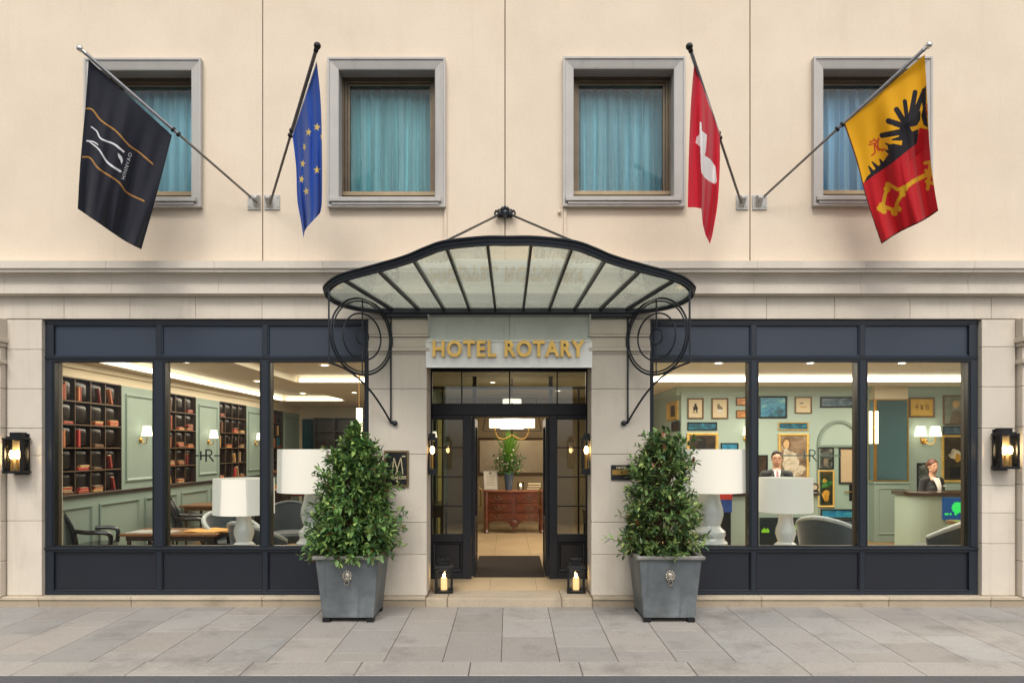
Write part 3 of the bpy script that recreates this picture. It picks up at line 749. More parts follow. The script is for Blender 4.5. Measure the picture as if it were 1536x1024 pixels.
# tall lit tube pendant near the entrance end of the lounge
y_ = 3.0; px_, pz0, pz1 = wx(539, y_), wz(655, y_), wz(612, y_)
t = thing('pendant_lamp', (px_, y_, DZ), 'tall narrow lit tube lamp hanging behind the bushy shrub', 'lamp')
m_tube = glow('lit_tube', (1, .80, .52), 3.2)
MB().lathe([(.0, 0), (.05, 0), (.05, pz1-pz0), (0, pz1-pz0)], px_, y_, pz0, 16).build('tube_shade', m_tube, t)
MB().tube([(px_, y_, pz1), (px_, y_, DZ)], .008).ball((px_, y_, pz0-.07), .035).build('stem', m_brass, t)
# ---------------------------------------------------------------- seats and tables
m_leather = mat('black_hide', srgb(22, 24, 28), .24, var=.25, scale=5, bump=.25, bscale=30, coat=.35)
m_velvet = mat('grey_velvet', srgb(50, 63, 70), .75, var=.3, scale=6, sheen=.6, bump=.1)
m_velvet_d = mat('teal_velvet', srgb(26, 42, 52), .65, var=.15, scale=6, sheen=.6)
m_pipe = mat('pale_piping', srgb(160, 168, 170), .6)
m_legwood = mat('dark_leg_wood', srgb(58, 40, 28), .4, var=.2)
def leather_chair(loc, rz, label):
    t = thing('leather_chair', loc, label, 'armchair', 'black leather armchairs', local=True, rz=rz)      # faces -y
    q = MB()
    def back(u, v, o):
        a = (u-.5)*1.9; r = .33 + o; lean = .16*v*v
        return (r*math.sin(a)*(1+.12*v), .02 + r*.62*math.cos(a) + lean - .02, .40 + v*(.58 - .06*abs(2*u-1)**3))
    n = 14
    q.grid(lambda u, v: back(u, v, 0), n, 10); q.grid(lambda u, v: back(u, v, .05), n, 10)
    q.tube([(Vector(back(i/n, 1, .025)) + Vector((0, .0, 0))) for i in range(n+1)], .028, 8)
    for u in (0, 1): q.tube([back(u, i/8, .025) for i in range(9)], .027, 8)
    q.build('backrest', m_leather, t, fix=False)
    MB().box(-.29, .29, -.30, .20, .36, .46).build('seat', m_leather, t, bevel=.04)
    for s in (-1, 1):
        MB().tube(smooth_path([(s*.30, .16, .66), (s*.34, .0, .64), (s*.35, -.2, .63), (s*.34, -.28, .58), (s*.33, -.27, .42)], 5), .03, 8).build('armrest', m_leather, t)
        for y_ in (-.24, .18): MB().tube([(s*.25, y_, .37), (s*.27, y_*1.12, 0)], [.022, .013], 8).build('leg', m_legwood, t)
    return t
ZL = .1
lc = leather_chair((wx(146, 1.5)-.05, 1.45, ZL), 1.95, 'black leather armchair before the green panelling nearest the window')
again(lc, (wx(281, 3.3), 3.3, ZL), 'black leather armchair beside the dark table near the monogram', 1.9)
again(lc, (wx(405, 5.2), 5.2, ZL), 'black leather armchair half hidden behind the drum lamp', -2.6)
def tub_chair(loc, rz, label, m, hgt=.80, group='velvet tub chairs'):
    t = thing('tub_chair', loc, label, 'armchair', group, local=True, rz=rz)     # faces -y
    q = MB(); n = 22
    def shell(u, v, o):
        a = (u-.5)*3.5; r = .31 + o + .05*v
        top = hgt - .26*abs(2*u-1)**1.7
        return (r*math.sin(a)*1.05, r*math.cos(a)*.95 + .06*v*math.cos(a), .30 + v*(top-.30))
    q.grid(lambda u, v: shell(u, v, 0), n, 8); q.grid(lambda u, v: shell(u, v, .055), n, 8)
    for u in (0, 1): q.tube([shell(u, i/8, .0275) for i in range(9)], .03, 8)
    sh = q.build('shell', m, t, fix=False)
    MB().tube([shell(i/n, 1, .0275) for i in range(n+1)], .034, 10).build('piping', m_pipe if m is m_velvet else m, sh)
    MB().lathe([(0, .28), (.30, .28), (.315, .32), (.315, .40), (.28, .44), (0, .45)], 0, -.02, 0, 24, 1, 1).build('seat', m, t)
    for sx in (-1, 1):
        for sy in (-1, 1): MB().tube([(sx*.2, sy*.2, .29), (sx*.24, sy*.24, 0)], [.02, .011], 8).build('leg', m_legwood, t)
    return t
vc = tub_chair((wx(352, 1.75), 1.75, ZL), 1.05, 'grey blue velvet tub chair behind the small drum lamp in the lounge', m_velvet, .84)
tc_ = tub_chair((wx(436, 3.0), 3.0, ZL), .35, 'dark teal velvet tub chair seen between the two lounge lamps', m_velvet_d, .88)
again(vc, (wx(398, 1.5), 1.35, ZL-.06), 'grey velvet tub chair with its back under the mullion between lounge lamps', 2.6)
tbw = mat('table_wood', srgb(126, 84, 48), .3, var=.2, scale=1.2, stretch=(1, 7, 1), coat=.3)
def table(loc, sx, sy, h, label, m, m2=None):
    t = thing('dining_table', loc, label, 'table', None, local=True)
    MB().box(-sx/2, sx/2, -sy/2, sy/2, h-.035, h).build('tabletop', m, t, bevel=.006)
    MB().box(-sx/2+.06, sx/2-.06, -sy/2+.06, sy/2-.06, h-.10, h-.035).build('apron', m2 or m, t)
    for a in (-1, 1):
        for b in (-1, 1): MB().tube([(a*(sx/2-.09), b*(sy/2-.09), h-.04), (a*(sx/2-.09), b*(sy/2-.09), 0)], [.03, .02], 8).build('leg', m_legwood, t)
    return t
table((-4.55, 1.28, ZL), 1.3, .72, .65, 'light wooden table by the lounge window with a yellow cloth', tbw, m_legwood)
m_yel = mat('yellow_cloth', srgb(214, 150, 28), .75, var=.12, scale=5, sheen=.2)
q = MB().grid(lambda u, v: (-4.42+.62*u, 1.05+.46*v, .754+.004+.012*max(0, math.sin(u*9+v*4))), 20, 12); q.box(-4.42, -3.80, 1.05, 1.51, .752, .757)
tag(q.build('table_cloth', m_yel, loc=(-4.1, 1.3, .752)), 'folded yellow cloth lying on the table by the lounge window', 'cloth')
q = MB().hexa([(-5.15, 1.0, .7515), (-4.55, .98, .7515), (-4.52, 1.25, .7515), (-5.1, 1.3, .7515)], [(-5.15, 1.0, .762), (-4.55, .98, .762), (-4.52, 1.25, .762), (-5.1, 1.3, .762)])
tag(q.build('menu_folder', m_white, loc=(-4.85, 1.15, .7515)), 'white open menu folder on the table by the lounge window', 'menu')
table((wx(352, 4.6), 4.6, ZL), 1.7, .8, .76, 'long brown dining table in the middle of the lounge', tbw)
table((wx(418, 6.4), 6.4, ZL), 1.5, .8, .9, 'tall dark table far back in the lounge with a red top', mat('red_top', srgb(110, 44, 30), .3, var=.3, scale=6))
m_gl = mat('amber_glass', srgb(196, 132, 58), .2, var=.3, spec=.7)
for k in range(7):
    xx = wx(386 + k*6.0, 6.3); cl = ['leftmost', 'second', 'third', 'middle', 'fifth', 'sixth', 'rightmost'][k]
    tag(MB().lathe([(0, 0), (.035, 0), (.04, .06), (.036, .13), (.03, .13), (.0, .125)], xx, 6.15, 1.0, 10).build('glass_tumbler', m_gl, loc=(xx, 6.15, 1.0)), f'{cl} amber tumbler in the row on the tall lounge table', 'tumbler', 'amber tumblers on the tall table')
tag(MB().box(-.16, .16, -.06, .06, -.15, .15).build('cushion', m_yel, bevel=.05, loc=(0, 0, 0)), 'ochre cushion beside the grey velvet chair in the lounge', 'cushion')
bpy.data.objects['cushion'].location = (wx(347, 3.2), 3.2, .60); bpy.data.objects['cushion'].rotation_euler = (.25, .0, .35)
q = MB().box(-.35, .35, -.3, .3, .1, .42); tag(q.build('ottoman', m_leather, bevel=.04, loc=(0, 0, .1)), 'low black ottoman under the ochre cushion in the lounge', 'ottoman'); bpy.data.objects['ottoman'].location = (wx(347, 3.2), 3.2, .1)
# ---------------------------------------------------------------- drum lamps on the window ledges
def drum_lamp(loc, label, r, sh, bh, prof):
    t = thing('table_lamp', loc, label, 'lamp', 'white drum lamps in the shop windows', local=True)
    MB().lathe(prof, 0, 0, 0, 48).build('base', m_white, t)
    s = MB().lathe([(r, bh), (r*.985, bh+sh), (r*.975, bh+sh), (r*.99, bh)], 0, 0, 0, 96)
    s.build('shade', m_shade_w, t)
    MB().tube([(0, 0, prof[-1][1]-.01), (0, 0, bh+sh*.5)], .012).ball((0, 0, bh+sh*.5), .04).build('bulb_holder', m_brass, t)
    return t
def lampspot(px0, px1, py_top, py_bot, y):
    return wx((px0+px1)/2, y), (wx(px1, y)-wx(px0, y))/2, wz(py_bot, y), wz(py_top, y)
yl = .46
def place(px0, px1, pt, pb, label, big):
    x, r, zb, zt = lampspot(px0, px1, pt, pb, yl - (0 if big else .0))
    bh = zb - LEDGE
    if big: prof = [(0, 0), (.23, 0), (.232, .09), (.20, .12), (.19, .15), (.21, .19), (.205, .23), (.15, .28), (.14, .30), (.165, .36), (.182, .44), (.175, .52), (.15, .60), (.135, .68), (.13, bh), (.03, bh+.05)]
    else: prof = [(0, 0), (.14, 0), (.142, .05), (.12, .075), (.095, .095), (.105, .13), (.127, .20), (.118, .27), (.095, .33), (.088, .39), (.09, bh), (.03, bh+.05)]
    return drum_lamp((x, yl, LEDGE), label, r, zt - zb, bh, prof)
place(322, 410, 717, 770, 'small white drum lamp on the lounge window ledge', False)
place(418, 528, 673.5, 737, 'large white drum lamp behind the bushy shrub', True)
place(1140, 1217, 716, 767, 'small white drum lamp in the reception window below the man', False)
place(1008, 1118, 673.5, 737, 'large white drum lamp behind the sparse shrub', True)
# ================================================================ HALL
YC = 6.3
m_com = mat('commode_wood', srgb(98, 50, 34), .3, var=.45, scale=3, coat=.4, stretch=(1, 1, 3), stain=srgb(70, 30, 20), stain_amt=.5)
cmx0, cmx1 = wx(724, YC), wx(818, YC); cmz = wz(735, YC); cmx = (cmx0+cmx1)/2; W2 = (cmx1-cmx0)/2
com = thing('commode', (cmx, YC+.3, .1), 'carved red brown wooden commode with six drawers facing the door', 'commode')
def bow(x): return YC + .07*((x-cmx)/W2)**2*2.0 - .0
q = MB(); n = 28
for i in range(n):
    a = cmx0+.04 + (cmx1-cmx0-.08)*i/n; b = cmx0+.04 + (cmx1-cmx0-.08)*(i+1)/n
    s = ((a+b)/2-cmx)/W2; bot = .1 + .16 + .10*abs(math.sin(s*PI*1.0))**.8 - (.12*max(0, 1-abs(s)*5))
    q.hexa([(a, bow(a), bot), (b, bow(b), bot), (b, YC+.55, bot), (a, YC+.55, bot)], [(a, bow(a), cmz-.045), (b, bow(b), cmz-.045), (b, YC+.55, cmz-.045), (a, YC+.55, cmz-.045)])
q.build('carcass', m_com, com)
q = MB(); pts = [(cmx0 + (cmx1-cmx0)*i/20) for i in range(21)]
q.prism([(x, bow(x)-.03) for x in pts] + [(cmx1, YC+.56), (cmx0, YC+.56)], lambda a, b, t: (a, b, cmz-.04+.04*t)); q.build('top', mat('commode_top', srgb(150, 92, 66), .25, var=.25, scale=4, coat=.4), com, bevel=.006)
for j in range(3):
    for s in (-1, 1):
        z0 = .36 + j*.195; z1 = z0 + .17 if j < 2 else cmz - .06
        xa, xb = cmx + s*.05, cmx + s*(W2-.07)
        if xa > xb: xa, xb = xb, xa
        q = MB()
        for i in range(10):
            a = xa+(xb-xa)*i/10; b = xa+(xb-xa)*(i+1)/10
            q.hexa([(a, bow(a)-.018, z0), (b, bow(b)-.018, z0), (b, bow(b)+.02, z0), (a, bow(a)+.02, z0)], [(a, bow(a)-.018, z1), (b, bow(b)-.018, z1), (b, bow(b)+.02, z1), (a, bow(a)+.02, z1)])
        dr = q.build('drawer', m_com, com)
        xm = (xa+xb)/2; zm = (z0+z1)/2
        MB().tube(smooth_path([(xm-.09, bow(xm)-.02, zm+.02), (xm-.05, bow(xm)-.045, zm-.02), (xm, bow(xm)-.05, zm-.03), (xm+.05, bow(xm)-.045, zm-.02), (xm+.09, bow(xm)-.02, zm+.02)], 4), .006, 6).ball((xm, bow(xm)-.024, zm+.02), (.02, .006, .022), 10, 6).build('handle', m_bronze, dr)
for xx in (cmx0+.07, cmx1-.07):
    for yy in (bow(cmx0+.07)-.0, YC+.48): MB().tube(smooth_path([(xx, yy, cmz-.05), (xx, yy-.035, .62), (xx, yy-.01, .35), (xx, yy+.01, .2), (xx, yy-.02, .1)], 4), [.05]*1 + [.05]*16, 8).build('leg', m_com, com)
MB().ball((cmx, YC-.02, .33), (.08, .03, .06), 12, 7).build('carved_apron', m_com, com)
# vase with tall grasses and white blooms
yv = YC + .22; vx = wx(763, yv)
m_vase = mat('slate_blue_vase', srgb(72, 92, 120), .3, var=.15, scale=5, coat=.3)
v = thing('vase', (vx, yv, cmz), 'slate blue tapered vase on the commode top', 'vase')
MB().lathe([(0, 0), (.065, 0), (.07, .02), (.105, .33), (.11, .36), (.095, .36), (.06, .04), (0, .035)], vx, yv, cmz+.001, 20).build('body', m_vase, v)
m_leaf = lambda nm, c: mat(nm, c, .5, var=.3, scale=7, spec=.4)
m_gr1, m_gr2, m_blm = m_leaf('bouquet_green', srgb(112, 164, 62)), m_leaf('bouquet_dark_green', srgb(62, 110, 48)), mat('white_bloom', srgb(214, 212, 190), .6)
bq = thing('bouquet', (vx, yv, cmz+.36), 'tall bouquet of grass blades and white flowers in the slate blue vase', 'flowers')
rg = random.Random(3); q = MB()
for k in range(130):
    a = rg.uniform(0, 2*PI); sp = rg.uniform(.02, .38); h = rg.uniform(.7, 1.15)*(1-.4*sp); w_ = rg.uniform(.010, .02)
    p0 = Vector((vx, yv, cmz+.3)); d = Vector((math.cos(a), math.sin(a), 0)); s_ = Vector((-d.y, d.x, 0))
    vs = []
    for i in range(7):
        t = i/6; c = p0 + d*sp*t*t*1.1 + Vector((0, 0, h*t)); ww = w_*(1-t)**.6
        vs += [c - s_*ww, c + s_*ww]
    q.add(vs, [(2*i, 2*i+1, 2*i+3, 2*i+2) for i in range(6)], True)
q.build('blades', m_gr1, bq, fix=False)
q = MB()
for k in range(600):
    a = rg.uniform(0, 2*PI); r_ = rg.uniform(0, .34); h = rg.uniform(-.02, .38)
    c = Vector((vx+r_*math.cos(a), yv+r_*math.sin(a)*.8, cmz+.36+h)); R3 = Matrix.Rotation(rg.uniform(0, 6), 3, 'Z') @ Matrix.Rotation(rg.uniform(-1.2, 1.2), 3, 'X')
    l = rg.uniform(.04, .08); q.add([c + R3 @ Vector(p) for p in ((0, 0, 0), (l*.35, l*.5, .01), (0, l, 0), (-l*.35, l*.5, .01))], [(0, 1, 2, 3)])
q.build('leaves', m_gr2, bq, fix=False)
for k in range(18):
    a = rg.uniform(0, 2*PI); r_ = rg.uniform(.05, .26); c = (vx+r_*math.cos(a), yv-.1+r_*math.sin(a)*.6, cmz+.36+rg.uniform(.1, .5))
    MB().ball(c, rg.uniform(.012, .024), 8, 5).build('bloom', m_blm, bq)
# framed notice, candle glass, stack of boxes on the commode
yn = YC + .16
n0 = thing('framed_notice', (wx(736, yn), yn, cmz), 'white printed notice leaning in a thin frame on the commode', 'notice')
xa, xb = wx(726, yn), wx(747, yn); hn = wz(706, yn) - cmz
fn = lambda a, d, b: (a + .02*(b)/hn*-1, yn + d + b*.22, cmz + .002 + b)
MB().loop_frame(xa, xb, 0, hn, [(0, .02), (0, 0), (.012, 0), (.012, .012)], fn).build('frame', m_steel, n0)
MB().add([fn(xa+.01, .01, .01), fn(xb-.01, .01, .01), fn(xb-.01, .01, hn-.01), fn(xa+.01, .01, hn-.01)], [(0, 1, 2, 3)]).build('sheet', mat('notice_paper', srgb(214, 208, 196), .7), n0)
q = MB()
for k in range(7): zz = hn*(.72-.08*k); q.add([fn(xa+.06, .008, zz), fn(xb-.06, .008, zz), fn(xb-.06, .008, zz+.008), fn(xa+.06, .008, zz+.008)], [(0, 1, 2, 3)])
q.ball(fn((xa+xb)/2, .006, hn*.86), (.03, .004, .03), 10, 6); q.build('print_lines', mat('grey_ink', srgb(140, 136, 130), .8), n0)
cxx = wx(781, yn); t = thing('candle_glass', (cxx, yn, cmz), 'glass candle holder with a lit candle on the commode', 'candle')
MB().lathe([(0, .002), (.06, .002), (.07, .06), (.07, .17), (.066, .17), (.066, .06), (.055, .012), (0, .012)], cxx, yn, cmz, 18).build('holder', m_lglass, t)
MB().lathe([(0, .014), (.035, .014), (.035, .08), (0, .08)], cxx, yn, cmz, 14).build('candle', m_white, t)
MB().ball((cxx, yn, cmz+.105), (.014, .014, .028), 10, 7).build('flame', glow('flame', (1, .62, .25), 30), t)
bxa, bxb = wx(790, yn), wx(813, yn)
for k, (h0, h1, c, nm) in enumerate(((0, .05, srgb(46, 38, 30), 'lowest dark'), (.051, .10, srgb(64, 54, 38), 'middle brown'), (.101, .16, srgb(40, 36, 30), 'topmost black'))):
    t = thing('guest_book', (bxa, yn, cmz+h0), f'{nm} guest book in the stack on the commode', 'book', 'guest books on the commode')
    MB().box(bxa+.01*k, bxb-.006*k, yn-.02, yn+.22, cmz+h0+.001, cmz+h1).build('cover', mat('guest_book_cover', c, .5), t, bevel=.004)
    MB().box(bxa+.01*k+.004, bxb-.006*k-.012, yn-.024, yn+.2, cmz+h0+.008, cmz+h1-.008).build('pages', m_paper, t)
# mirror on the back wall
ym = 8.1
mr = thing('wall_mirror', (wx(770, ym), ym, wz(716, ym)), 'wide framed mirror on the wall above the commode', 'mirror')
mx0, mx1, mz0, mz1 = wx(716, ym), wx(826, ym), wz(712, ym), wz(656, ym)
MB().loop_frame(mx0, mx1, mz0, mz1, [(0, ym), (0, ym-.05), (.03, ym-.05), (.06, ym-.03), (.06, ym-.005)]).build('frame', mat('mirror_frame', srgb(80, 62, 44), .35, .3, var=.2), mr)
MB().box(mx0+.05, mx1-.05, ym-.02, ym-.01, mz0+.05, mz1-.05).build('mirror_glass', mat('mirror_silver', srgb(216, 196, 164), .22, .85, var=.02), mr)
# chandelier in the hall
yh = 3.6; chx = wx(768, yh); zd0, zd1 = wz(643, yh), wz(628, yh)
m_lamp_w = mat('chandelier_shade', srgb(236, 228, 210), .8, emis=(1, .9, .74), estr=1.6)
ch = thing('chandelier', (chx, yh, DZ), 'iron chandelier with white drum shades hanging in the hall', 'chandelier')
MB().lathe([(.20, zd0), (.20, zd1), (.195, zd1), (.195, zd0), (0.0, zd0+.01)], chx, yh, 0, 28).build('drum_shade', m_lamp_w, ch)
for s in (-1, 1):
    MB().lathe([(.10, zd0+.02), (.10, zd1), (.095, zd1), (.095, zd0+.02)], chx+s*.29, yh, 0, 18).build('drum_shade', m_lamp_w, ch)
    MB().tube(smooth_path([(chx, yh, zd0-.10), (chx+s*.12, yh-.02, zd0-.17), (chx+s*.24, yh-.02, zd0-.15), (chx+s*.29, yh, zd0-.03), (chx+s*.29, yh, zd0+.04)], 5), .011, 8).build('arm', m_brass, ch)
q = MB().tube([(chx, yh, zd0-.1), (chx, yh, DZ)], .012)
za = wz(596, yh)
for a, b in (((-.42, za-.12), (-.42, za)), ((-.42, za), (.42, za)), ((.42, za), (.42, za-.12)), ((-.42, za-.12), (.42, za-.12))): q.tube([(chx+a[0], yh, a[1]), (chx+b[0], yh, b[1])], .010)
for s in (-1, 1): q.tube([(chx+s*.42, yh, za-.12), (chx+s*.5, yh, zd0-.03)], .008)
q.tube([(chx-.5, yh, zd0-.03), (chx+.5, yh, zd0-.03)], .008); q.build('iron_frame', m_black, ch)
MB().lathe([(.16, za-.10), (.16, za-.03), (.155, za-.03), (.155, za-.10)], chx, yh, 0, 24).build('upper_shade', m_lamp_w, ch)
# door mat
xm0, xm1 = wx(709, 1.3), wx(823, 1.3)
tag(MB().box(-.5, .5, 1.32, 3.2, .101, .112).build('door_mat', mat('coir_mat', srgb(44, 33, 24), .95, var=.2, scale=30, bump=.8, bscale=200), loc=(.0, 2.2, .101)), 'dark brown entrance mat lying inside the open doorway', 'mat')
# side furniture seen through the sidelights
again(scl[0], (-1.45, 3.9, 1.95), 'single shaded sconce on the hall wall seen through the sidelight', PI/2)
again(scl[0], (1.5, 2.3, 1.95), 'single shaded sconce on the hall partition seen through the other sidelight', -PI/2)
for s, xx, yy, lab in ((-1, -1.25, 3.9, 'dark slim console against the hall wall under a sconce'), (1, 1.3, 2.3, 'dark slim console against the hall partition near the door')):
    t = thing('console_table', (xx, yy, .1), lab, 'console', None)
    MB().box(xx-.14, xx+.14, yy-.5, yy+.5, .88, .93).build('tabletop', m_rail, t, bevel=.004)
    MB().box(xx-.12, xx+.12, yy-.46, yy+.46, .72, .88).build('drawer_box', m_rail, t)
    for a in (-1, 1):
        for b in (-1, 1): MB().tube([(xx+a*.1, yy+b*.44, .72), (xx+a*.1, yy+b*.44, .1)], .02, 6).build('leg', m_rail, t)
# tall cream standing panels behind the sidelights
m_olive = mat('olive_drape', srgb(168, 160, 96), .8, var=.12, scale=3)
for xx, lab in ((-1.36, 'olive drape hanging on the hall wall near the lounge'), (1.42, 'olive drape hanging on the hall partition near the door')):
    yy = 2.6 if xx > 0 else 4.9
    tag(MB().grid(lambda u, v: (xx + .03*math.sin(u*30), yy + .55*u, .15 + 2.5*v), 40, 2).build('drape', m_olive, loc=(xx, yy, .15)), lab, 'drape')
# ================================================================ RECEPTION
m_fr_wood = mat('frame_brown', srgb(112, 84, 56), .4, var=.2, scale=10)
m_fr_gold = mat('frame_gold', srgb(214, 178, 100), .45, .3, var=.2, scale=14)
m_fr_black = mat('frame_black', srgb(24, 24, 24), .4, var=.2)
m_fr_pale = mat('frame_pale', srgb(186, 168, 130), .5, var=.1)
m_mount = mat('picture_mount', srgb(214, 200, 170), .8, var=.03)
m_ink = mat('dark_ink', srgb(44, 36, 30), .7, var=.2)
m_ink2 = mat('grey_ink_wash', srgb(120, 108, 92), .8, var=.25, scale=20)
def paint(name, stops, scale=6, stretch=None, rough=.3, dist=1.2):
    m, nt, out = new_mat(name)
    p = N(nt, 'ShaderNodeBsdfPrincipled'); p.inputs['Roughness'].default_value = rough; nt.links.new(p.outputs[0], out.inputs[0])
    tc = N(nt, 'ShaderNodeTexCoord'); mp = N(nt, 'ShaderNodeMapping'); nt.links.new(tc.outputs['Object'], mp.inputs[0])
    if stretch: mp.inputs['Scale'].default_value = stretch
    n = N(nt, 'ShaderNodeTexNoise'); n.inputs['Scale'].default_value = scale; n.inputs['Detail'].default_value = 5; n.inputs['Distortion'].default_value = dist
    nt.links.new(mp.outputs[0], n.inputs['Vector'])
    r = N(nt, 'ShaderNodeValToRGB'); cr_ = r.color_ramp
    while len(cr_.elements) < len(stops): cr_.elements.new(.5)
    for i, (pos, c) in enumerate(stops): cr_.elements[i].position = pos; cr_.elements[i].color = (*c, 1)
    nt.links.new(n.outputs['Fac'], r.inputs[0]); nt.links.new(r.outputs[0], p.inputs['Base Color']); return m
p_blue = paint('sea_painting', [(.3, srgb(24, 84, 124)), (.45, srgb(44, 128, 172)), (.58, srgb(60, 150, 170)), (.72, srgb(170, 205, 205))], 5, (1, 1, 1.6))
p_teal = paint('teal_painting', [(.3, srgb(10, 44, 60)), (.5, srgb(20, 96, 124)), (.62, srgb(40, 140, 160)), (.75, srgb(120, 190, 190))], 4, (1, 1, 2))
p_slate = paint('slate_painting', [(.3, srgb(56, 76, 96)), (.5, srgb(84, 106, 124)), (.7, srgb(130, 150, 156))], 4, (1, 1, 2))
p_orange = paint('orange_painting', [(.3, srgb(160, 96, 44)), (.5, srgb(206, 140, 74)), (.7, srgb(226, 180, 120))], 3, (1, 1, 5))
p_dark = paint('dark_oil', [(.3, srgb(28, 22, 16)), (.55, srgb(62, 46, 32)), (.75, srgb(112, 84, 56))], 4)
p_still = paint('still_life_oil', [(.3, srgb(24, 22, 18)), (.5, srgb(44, 50, 32)), (.66, srgb(90, 74, 44)), (.8, srgb(150, 118, 70))], 5)
p_warm = paint('warm_grey_oil', [(.3, srgb(92, 74, 62)), (.5, srgb(140, 118, 98)), (.72, srgb(190, 170, 140))], 3)
p_robe = paint('pale_robe', [(.3, srgb(150, 138, 120)), (.5, srgb(196, 186, 168)), (.7, srgb(216, 208, 192))], 7)
p_gourd = paint('gourd', [(.3, srgb(120, 84, 30)), (.5, srgb(190, 142, 54)), (.7, srgb(216, 176, 90))], 12, (2.5, 1, .6))
p_leaf = paint('painted_foliage', [(.3, srgb(20, 50, 26)), (.5, srgb(50, 110, 52)), (.7, srgb(110, 150, 80))], 14)
p_yel = paint('yellow_silk', [(.3, srgb(206, 164, 70)), (.6, srgb(222, 186, 96)), (.8, srgb(230, 204, 130))], 3)
p_grey = paint('grey_sketch', [(.3, srgb(120, 128, 116)), (.55, srgb(150, 156, 140)), (.75, srgb(178, 176, 156))], 3)
p_bw = paint('monochrome_photo', [(.3, srgb(24, 26, 26)), (.5, srgb(70, 74, 72)), (.72, srgb(170, 172, 166))], 7)
m_flesh = mat('painted_flesh', srgb(206, 170, 124), .6, var=.15, scale=12)
m_pgreen = mat('painted_leaf', srgb(48, 110, 52), .6, var=.3, scale=14)
m_pyel = mat('painted_yellow', srgb(206, 166, 60), .6, var=.2, scale=14)
m_pwhite = mat('painted_white', srgb(206, 204, 196), .6, var=.15, scale=14)
m_sil = mat('silhouette', srgb(14, 12, 12), .7)
def blob(cx, cy, rx, ry, seed=1, n=26, rough=.16):
    r_ = random.Random(seed); ph = [r_.uniform(0, 6) for _ in range(4)]
    return [(cx+rx*math.cos(a)*(1+rough*(math.sin(3*a+ph[0])+.6*math.sin(5*a+ph[1])+.4*math.sin(9*a+ph[2]))), cy+ry*math.sin(a)*(1+rough*(math.sin(3*a+ph[0])+.6*math.sin(5*a+ph[1])+.4*math.sin(9*a+ph[2])))) for a in [2*PI*k/n for k in range(n)]]
def ell(cx, cy, rx, ry, n=18, a0=0): return [(cx+rx*math.cos(a0+2*PI*k/n), cy+ry*math.sin(a0+2*PI*k/n)) for k in range(n)]
def picture(r, label, fm, fw, cm, shapes=(), mount=0, y=YB, fn=None, x=None):
    x0, x1, z0, z1 = x or px_rect(r, y)
    f0 = fn or (lambda a, d, b: (a, y + d, b))
    c = f0((x0+x1)/2, 0, z0)
    t = thing('framed_picture', c, label, 'picture', 'pictures hung on the reception walls')
    MB().loop_frame(x0, x1, z0, z1, [(0, 0), (0, -.03), (fw*.4, -.034), (fw, -.022), (fw, -.002)], f0).build('frame', fm, t)
    q = lambda i, d: [f0(x0+i, d, z0+i), f0(x1-i, d, z0+i), f0(x1-i, d, z1-i), f0(x0+i, d, z1-i)]
    MB().add(q(fw*.8, -.008), [(0, 1, 2, 3)]).build('mount' if mount else 'canvas', m_mount if mount else cm, t)
    if mount and cm is not None: MB().add(q(fw+mount, -.011), [(0, 1, 2, 3)]).build('canvas', cm, t)
    i = fw
    U = lambda a, b, d: f0(x0+i+(x1-x0-2*i)*a, d, z0+i+(z1-z0-2*i)*b)
    for k, (poly, mm, nm) in enumerate(shapes):
        MB().prism(poly, lambda a, b, tt, k=k: U(a, b, -.012-.0015*k - .001*tt)).build(nm, mm, t)
    return t
bear = [(.36,.28),(.42,.3),(.44,.42),(.54,.42),(.56,.28),(.64,.28),(.66,.45),(.70,.55),(.60,.62),(.58,.74),(.5,.78),(.42,.74),(.40,.62),(.30,.55),(.34,.45)]
bird = [(.30,.62),(.36,.75),(.46,.78),(.5,.66),(.62,.6),(.72,.45),(.60,.46),(.5,.34),(.40,.44),(.34,.5)]
bust = [(.12,0),(.2,.3),(.36,.42),(.36,.5)] + [(.5+.16*math.cos(a), .68+.24*math.sin(a)) for a in [PI*1.2-PI*1.4*k/10 for k in range(11)]] + [(.64,.5),(.64,.42),(.8,.3),(.88,0)]
picture((1031, 597, 1055, 628), 'beige print of a dark standing figure in a thin brown frame, nearest the hall', m_fr_wood, .025, None, [(bear, m_ink, 'drawing'), ([(.25,.24),(.75,.24),(.75,.26),(.25,.26)], m_ink2, 'caption')], .01)
picture((1067, 597, 1092, 628), 'beige print of a seated bird like figure in a thin brown frame', m_fr_wood, .025, None, [(bird, m_ink2, 'drawing'), (ell(.5, .36, .22, .1), m_pwhite, 'drawing')], .01)
picture((1104, 596, 1126, 608), 'upper of two small striped orange pictures', m_fr_wood, .018, p_orange)
picture((1104, 615, 1126, 627), 'lower of two small striped orange pictures', m_fr_wood, .018, p_orange)
picture((1031, 633, 1075, 645), 'long low teal seascape above the dark silhouette portrait', m_fr_black, .018, p_teal)
picture((1030, 649, 1077, 690), 'gold framed dark portrait of a black silhouette', m_fr_gold, .05, p_dark, [(bust, m_sil, 'silhouette')])
picture((1081, 664, 1107, 685), 'small blue picture below the sconce beside the silhouette portrait', m_fr_black, .02, p_blue)
picture((1138, 594, 1180, 627), 'large blue seascape with a dark frame at the top of the wall', m_fr_black, .03, p_blue, [([(.3,0),(1,0),(1,.2),(.75,.52),(.55,.35)], p_teal, 'drawing')])
picture((1192, 595, 1217, 620), 'square beige picture with a small brush stroke', m_fr_wood, .02, None, [([(.2,.58),(.5,.62),(.52,.68),(.3,.66)], m_ink, 'drawing'), (ell(.5, .38, .25, .06), m_flesh, 'drawing')], .01)
picture((1230, 595, 1290, 611), 'long slate blue picture above the arch', m_fr_black, .025, p_slate)
